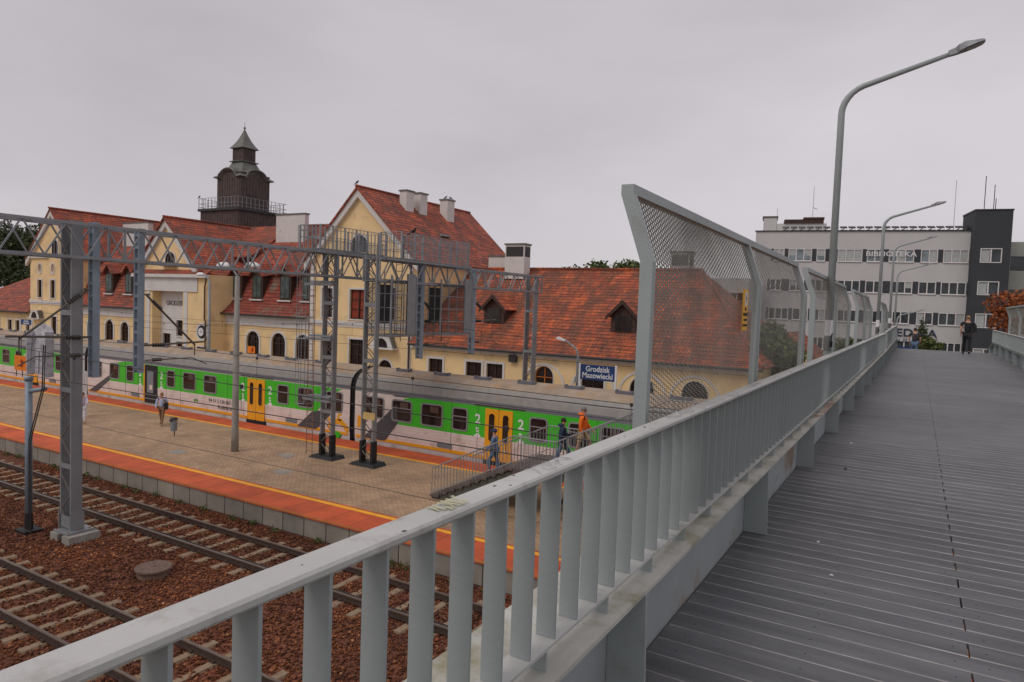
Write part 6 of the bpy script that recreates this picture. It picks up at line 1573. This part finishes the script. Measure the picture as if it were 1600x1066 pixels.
# orange roofed house
HB = thing('small_house', 'small yellow house with an orange tiled roof beyond the second mesh screen', 'house', (-8.9, 59, 0))
b = MB(); b.prism([(-11.2, 59, 0), (-6.2, 59, 0), (-6.2, 59, 3.9), (-8.9, 59, 6.3), (-11.2, 59, 3.9)], (0, 7, 0)); b.build('wall', yellow_w, HB)
for s in (-1, 1): roofslab(HB, [(-8.9, 58.6, 6.5), (-8.9, 66.4, 6.5), (-8.9 + s * 3.1, 66.4, 3.7), (-8.9 + s * 3.1, 58.6, 3.7)], tile_or)
b = MB(); b.box(-10.4, 58.93, 1.0, -9.4, 58.97, 3.2); b.box(-8.4, 58.93, 1.4, -7.2, 58.97, 2.9); b.build('window', glass, HB)
# long low houses and sheds further away so the horizon is a town
far = mat('far_render', (.40, .36, .30), .9, var=.1, vs=.3)
for i, (x, y, w, d, h, lab) in enumerate([(-150, 95, 24, 12, 6, 'long far house left of the station, low among the trees'), (40, 110, 20, 12, 9, 'far house right of the office block')]):
    t = thing('far_house', lab, 'house', (x, y, 0)); b = MB(); b.prism([(x, y, 0), (x + w, y, 0), (x + w, y, h), (x, y, h)], (0, d, 0)); b.build('wall', far, t)
    for s in (0, 1): roofslab(t, [(x - .4, y - .4 if s == 0 else y + d + .4, h - .2), (x + w + .4, y - .4 if s == 0 else y + d + .4, h - .2), (x + w + .4, y + d / 2, h + 4), (x - .4, y + d / 2, h + 4)], tile_red)

# ------------------------------------------------------------------ trees and bushes
def leaves(name, blobs, n, size, m, parent, seed=1):
    r = np.random.default_rng(seed); V = []; 
    wts = np.array([b_[3] * b_[4] * b_[5] for b_ in blobs]); wts = wts / wts.sum(); cnt = (wts * n).astype(int) + 8
    for (cx, cy, cz, rx, ry, rz), c in zip(blobs, cnt):
        d = r.normal(size=(c, 3)); d /= np.linalg.norm(d, axis=1)[:, None]; rad = r.uniform(.55, 1.08, c) ** .7
        P = d * rad[:, None] * np.array([rx, ry, rz]) + np.array([cx, cy, cz]); P += r.normal(size=P.shape) * size * .8
        u = r.normal(size=(c, 3)); u /= np.linalg.norm(u, axis=1)[:, None]; w = np.cross(u, r.normal(size=(c, 3))); w /= np.linalg.norm(w, axis=1)[:, None]
        s = size * r.uniform(.5, 1.3, c)[:, None]
        V.append(np.stack([P - u * s, P + w * s * .55, P + u * s, P - w * s * .55], 1).reshape(-1, 3))
    V = np.concatenate(V); nf = len(V) // 4; b0 = np.array(BASE.get(parent.name, (0, 0, 0)))
    me = bpy.data.meshes.new(name); me.vertices.add(len(V)); me.vertices.foreach_set('co', (V - b0).ravel()); me.loops.add(nf * 4); me.loops.foreach_set('vertex_index', np.arange(nf * 4)); me.polygons.add(nf); me.polygons.foreach_set('loop_start', np.arange(0, nf * 4, 4)); me.polygons.foreach_set('loop_total', np.full(nf, 4)); me.update(); me.validate(); me.materials.append(m)
    o = bpy.data.objects.new(name, me); COL.objects.link(o); o.parent = parent; return o
def tree(label, x, y, h, r_, m, n=5000, size=.35, seed=1, zb=0, cb=.35, group='trees around the station', kind='tree', cat='tree'):
    rr = random.Random(seed); t = thing(kind, label, cat, (x, y, zb), group)
    b = MB(); top = (x + rr.uniform(-.4, .4), y, zb + h * .8); b.tube([(x, y, zb - .1), (x + .1, y, zb + h * .35), top], [max(.03, h * .022), h * .016, h * .005], 8)
    blobs = []
    for k in range(11):
        a = rr.uniform(0, 6.28); f_ = rr.uniform(.25, .85); z = zb + h * (cb + (1 - cb) * rr.uniform(.1, .88)); q = r_ * (1 - .55 * (z - zb - h * cb) / (h * (1 - cb)))
        c = (x + math.cos(a) * q * f_, y + math.sin(a) * q * f_, z); s = r_ * rr.uniform(.28, .5); blobs.append((*c, s, s, s * .75))
        b.tube([(x + .1, y, z - h * .16), ((x + c[0]) / 2, (y + c[1]) / 2, z - h * .05), c], [h * .009, h * .006, h * .002], 5)
    b.build('trunk', bark, t, smooth=True); leaves('crown', blobs, n, size, m, t, seed); return t
tl = [(-172, 76, 21, 9), (-158, 72, 19, 8), (-168, 62, 15, 7), (-150, 84, 18, 8), (-146, 70, 15.5, 7), (-185, 88, 23, 10), (-140, 90, 15, 7)]
nm = ['tall', 'broad', 'lower', 'dense', 'rounded', 'farthest', 'smaller']
for i, (x, y, h, r_) in enumerate(tl): tree('%s dark green tree left of the station, %s' % (nm[i], ['at the picture edge', 'above the low wing', 'in front of the others', 'behind the broad one', 'next to the left gable', 'at the back', 'half behind the gable'][i]), x, y, h, r_, leaf_dark, 6000, .42, seed=i + 3)
for i, (x, y, h, r_, lab) in enumerate([(-37.5, 78, 13.4, 3.4, 'treetop showing over the right wing roof, nearest the white chimney'), (-33.5, 76, 14.2, 2.8, 'wispy treetop over the middle of the right wing roof'), (-29, 75, 13.8, 2.8, 'wispy treetop over the right wing roof beside the first mesh screen post')]): tree(lab, x, y, h, r_, leaf_mid, 2200, .26, seed=20 + i)
tree('green tree beyond the second mesh screen beside the small house', -7.6, 46.5, 7.6, 2.3, leaf_mid, 4000, .2, seed=31, cb=.12)
tree('rusty orange autumn tree right of the bridge by the dark stair tower', 6.0, 52, 11.2, 3.0, leaf_or, 9000, .13, seed=32, cb=.06)
tree('green bush against the office wall behind the man in the charcoal T-shirt', 1.05, 60, 6.7, 1.5, leaf_mid, 4500, .14, seed=33, cb=.4, kind='bush', cat='bush')
tree('green trees beyond the footbridge between the second and third lamp posts', -3.6, 52, 7.2, 1.5, leaf_mid, 2400, .15, seed=34, cb=.1)
t = thing('spruce', 'small dark spruce rising beside the bush in front of the office wall', 'tree', (.35, 60, 0), 'trees around the station')
b = MB(); b.tube([(.35, 60, 0), (.35, 60, 8.2)], [.1, .02], 7); b.build('trunk', bark, t)
leaves('crown', [(.35, 60, 3.6 + k * .58, .85 - k * .1, .85 - k * .1, .22) for k in range(8)], 3600, .12, leaf_dark, t, 5)

# ------------------------------------------------------------------ small wear details
rg = random.Random(11)
rlx = bpy.data.objects['bridge_railing']
b = MB()
for k in range(30):
    y = .7 + rg.uniform(0, 9); x = XLR + rg.uniform(-.03, .03); s = rg.uniform(.001, .0035)
    b.box(x - s, y - s * 1.5, dz(y) + 1.0582, x + s, y + s * 1.5, dz(y) + 1.0586)
b.build('paint_chip', MT['dark_metal'], rlx)
# litter on the deck and platform
for i, (x, y, z, s, lab) in enumerate([(-.62, 9.2, 6.334, .013, 'white scrap of litter on the deck close to the girder'), (-.55, 7.6, 6.334, .012, 'tiny dark scrap on the deck before the third stiffener'), (-.5, 5.0, 6.334, .009, 'pale cigarette end on the deck near the first stiffener'), (-.36, 4.4, 6.334, .009, 'pale crumpled scrap on the deck in the foreground')]):
    b = MB(); b.box(x, y, z, x + s * 2.2, y + s, z + s * .5); b.bar((x, y, z + s * .3), (x + s * 1.6, y + s * .8, z + s * .9), s * .5); o = b.build('litter', signwhite if i != 1 else black); tag(o, lab, 'litter', 'scraps of litter on the deck')
# drain covers and patches on the platform
for i, (x, y) in enumerate([(-21.9, 19.3), (-28.2, 18.9), (-24.0, 21.4)]):
    b = MB(); b.box(x - .35, y - .3, .751, x + .35, y + .3, .757); b.box(x - .06, y - .05, .757, x + .06, y + .05, .761)
    o = b.build('drain_cover', conc); tag(o, ['square concrete drain cover between the yellow line and the twin masts', 'square concrete drain cover near the foot of the concrete lamp post', 'square concrete drain cover left of the twin mast bases'][i], 'drain cover', 'drain covers in the platform')
# weeds at the foot of the platform wall and between the tracks
wg = thing('weeds', 'low dry weeds scattered along the foot of the platform edge wall', 'weeds', (-20, 15.7, 0))
leaves('leaf', [(-45 + k * 1.37 + rg.uniform(-.5, .5), 15.72 + rg.uniform(-.1, .05), .06, .16, .08, .10) for k in range(28)], 1500, .045, leaf_mid, wg, 77)
bpy.data.objects[wg.name]['kind'] = 'stuff'
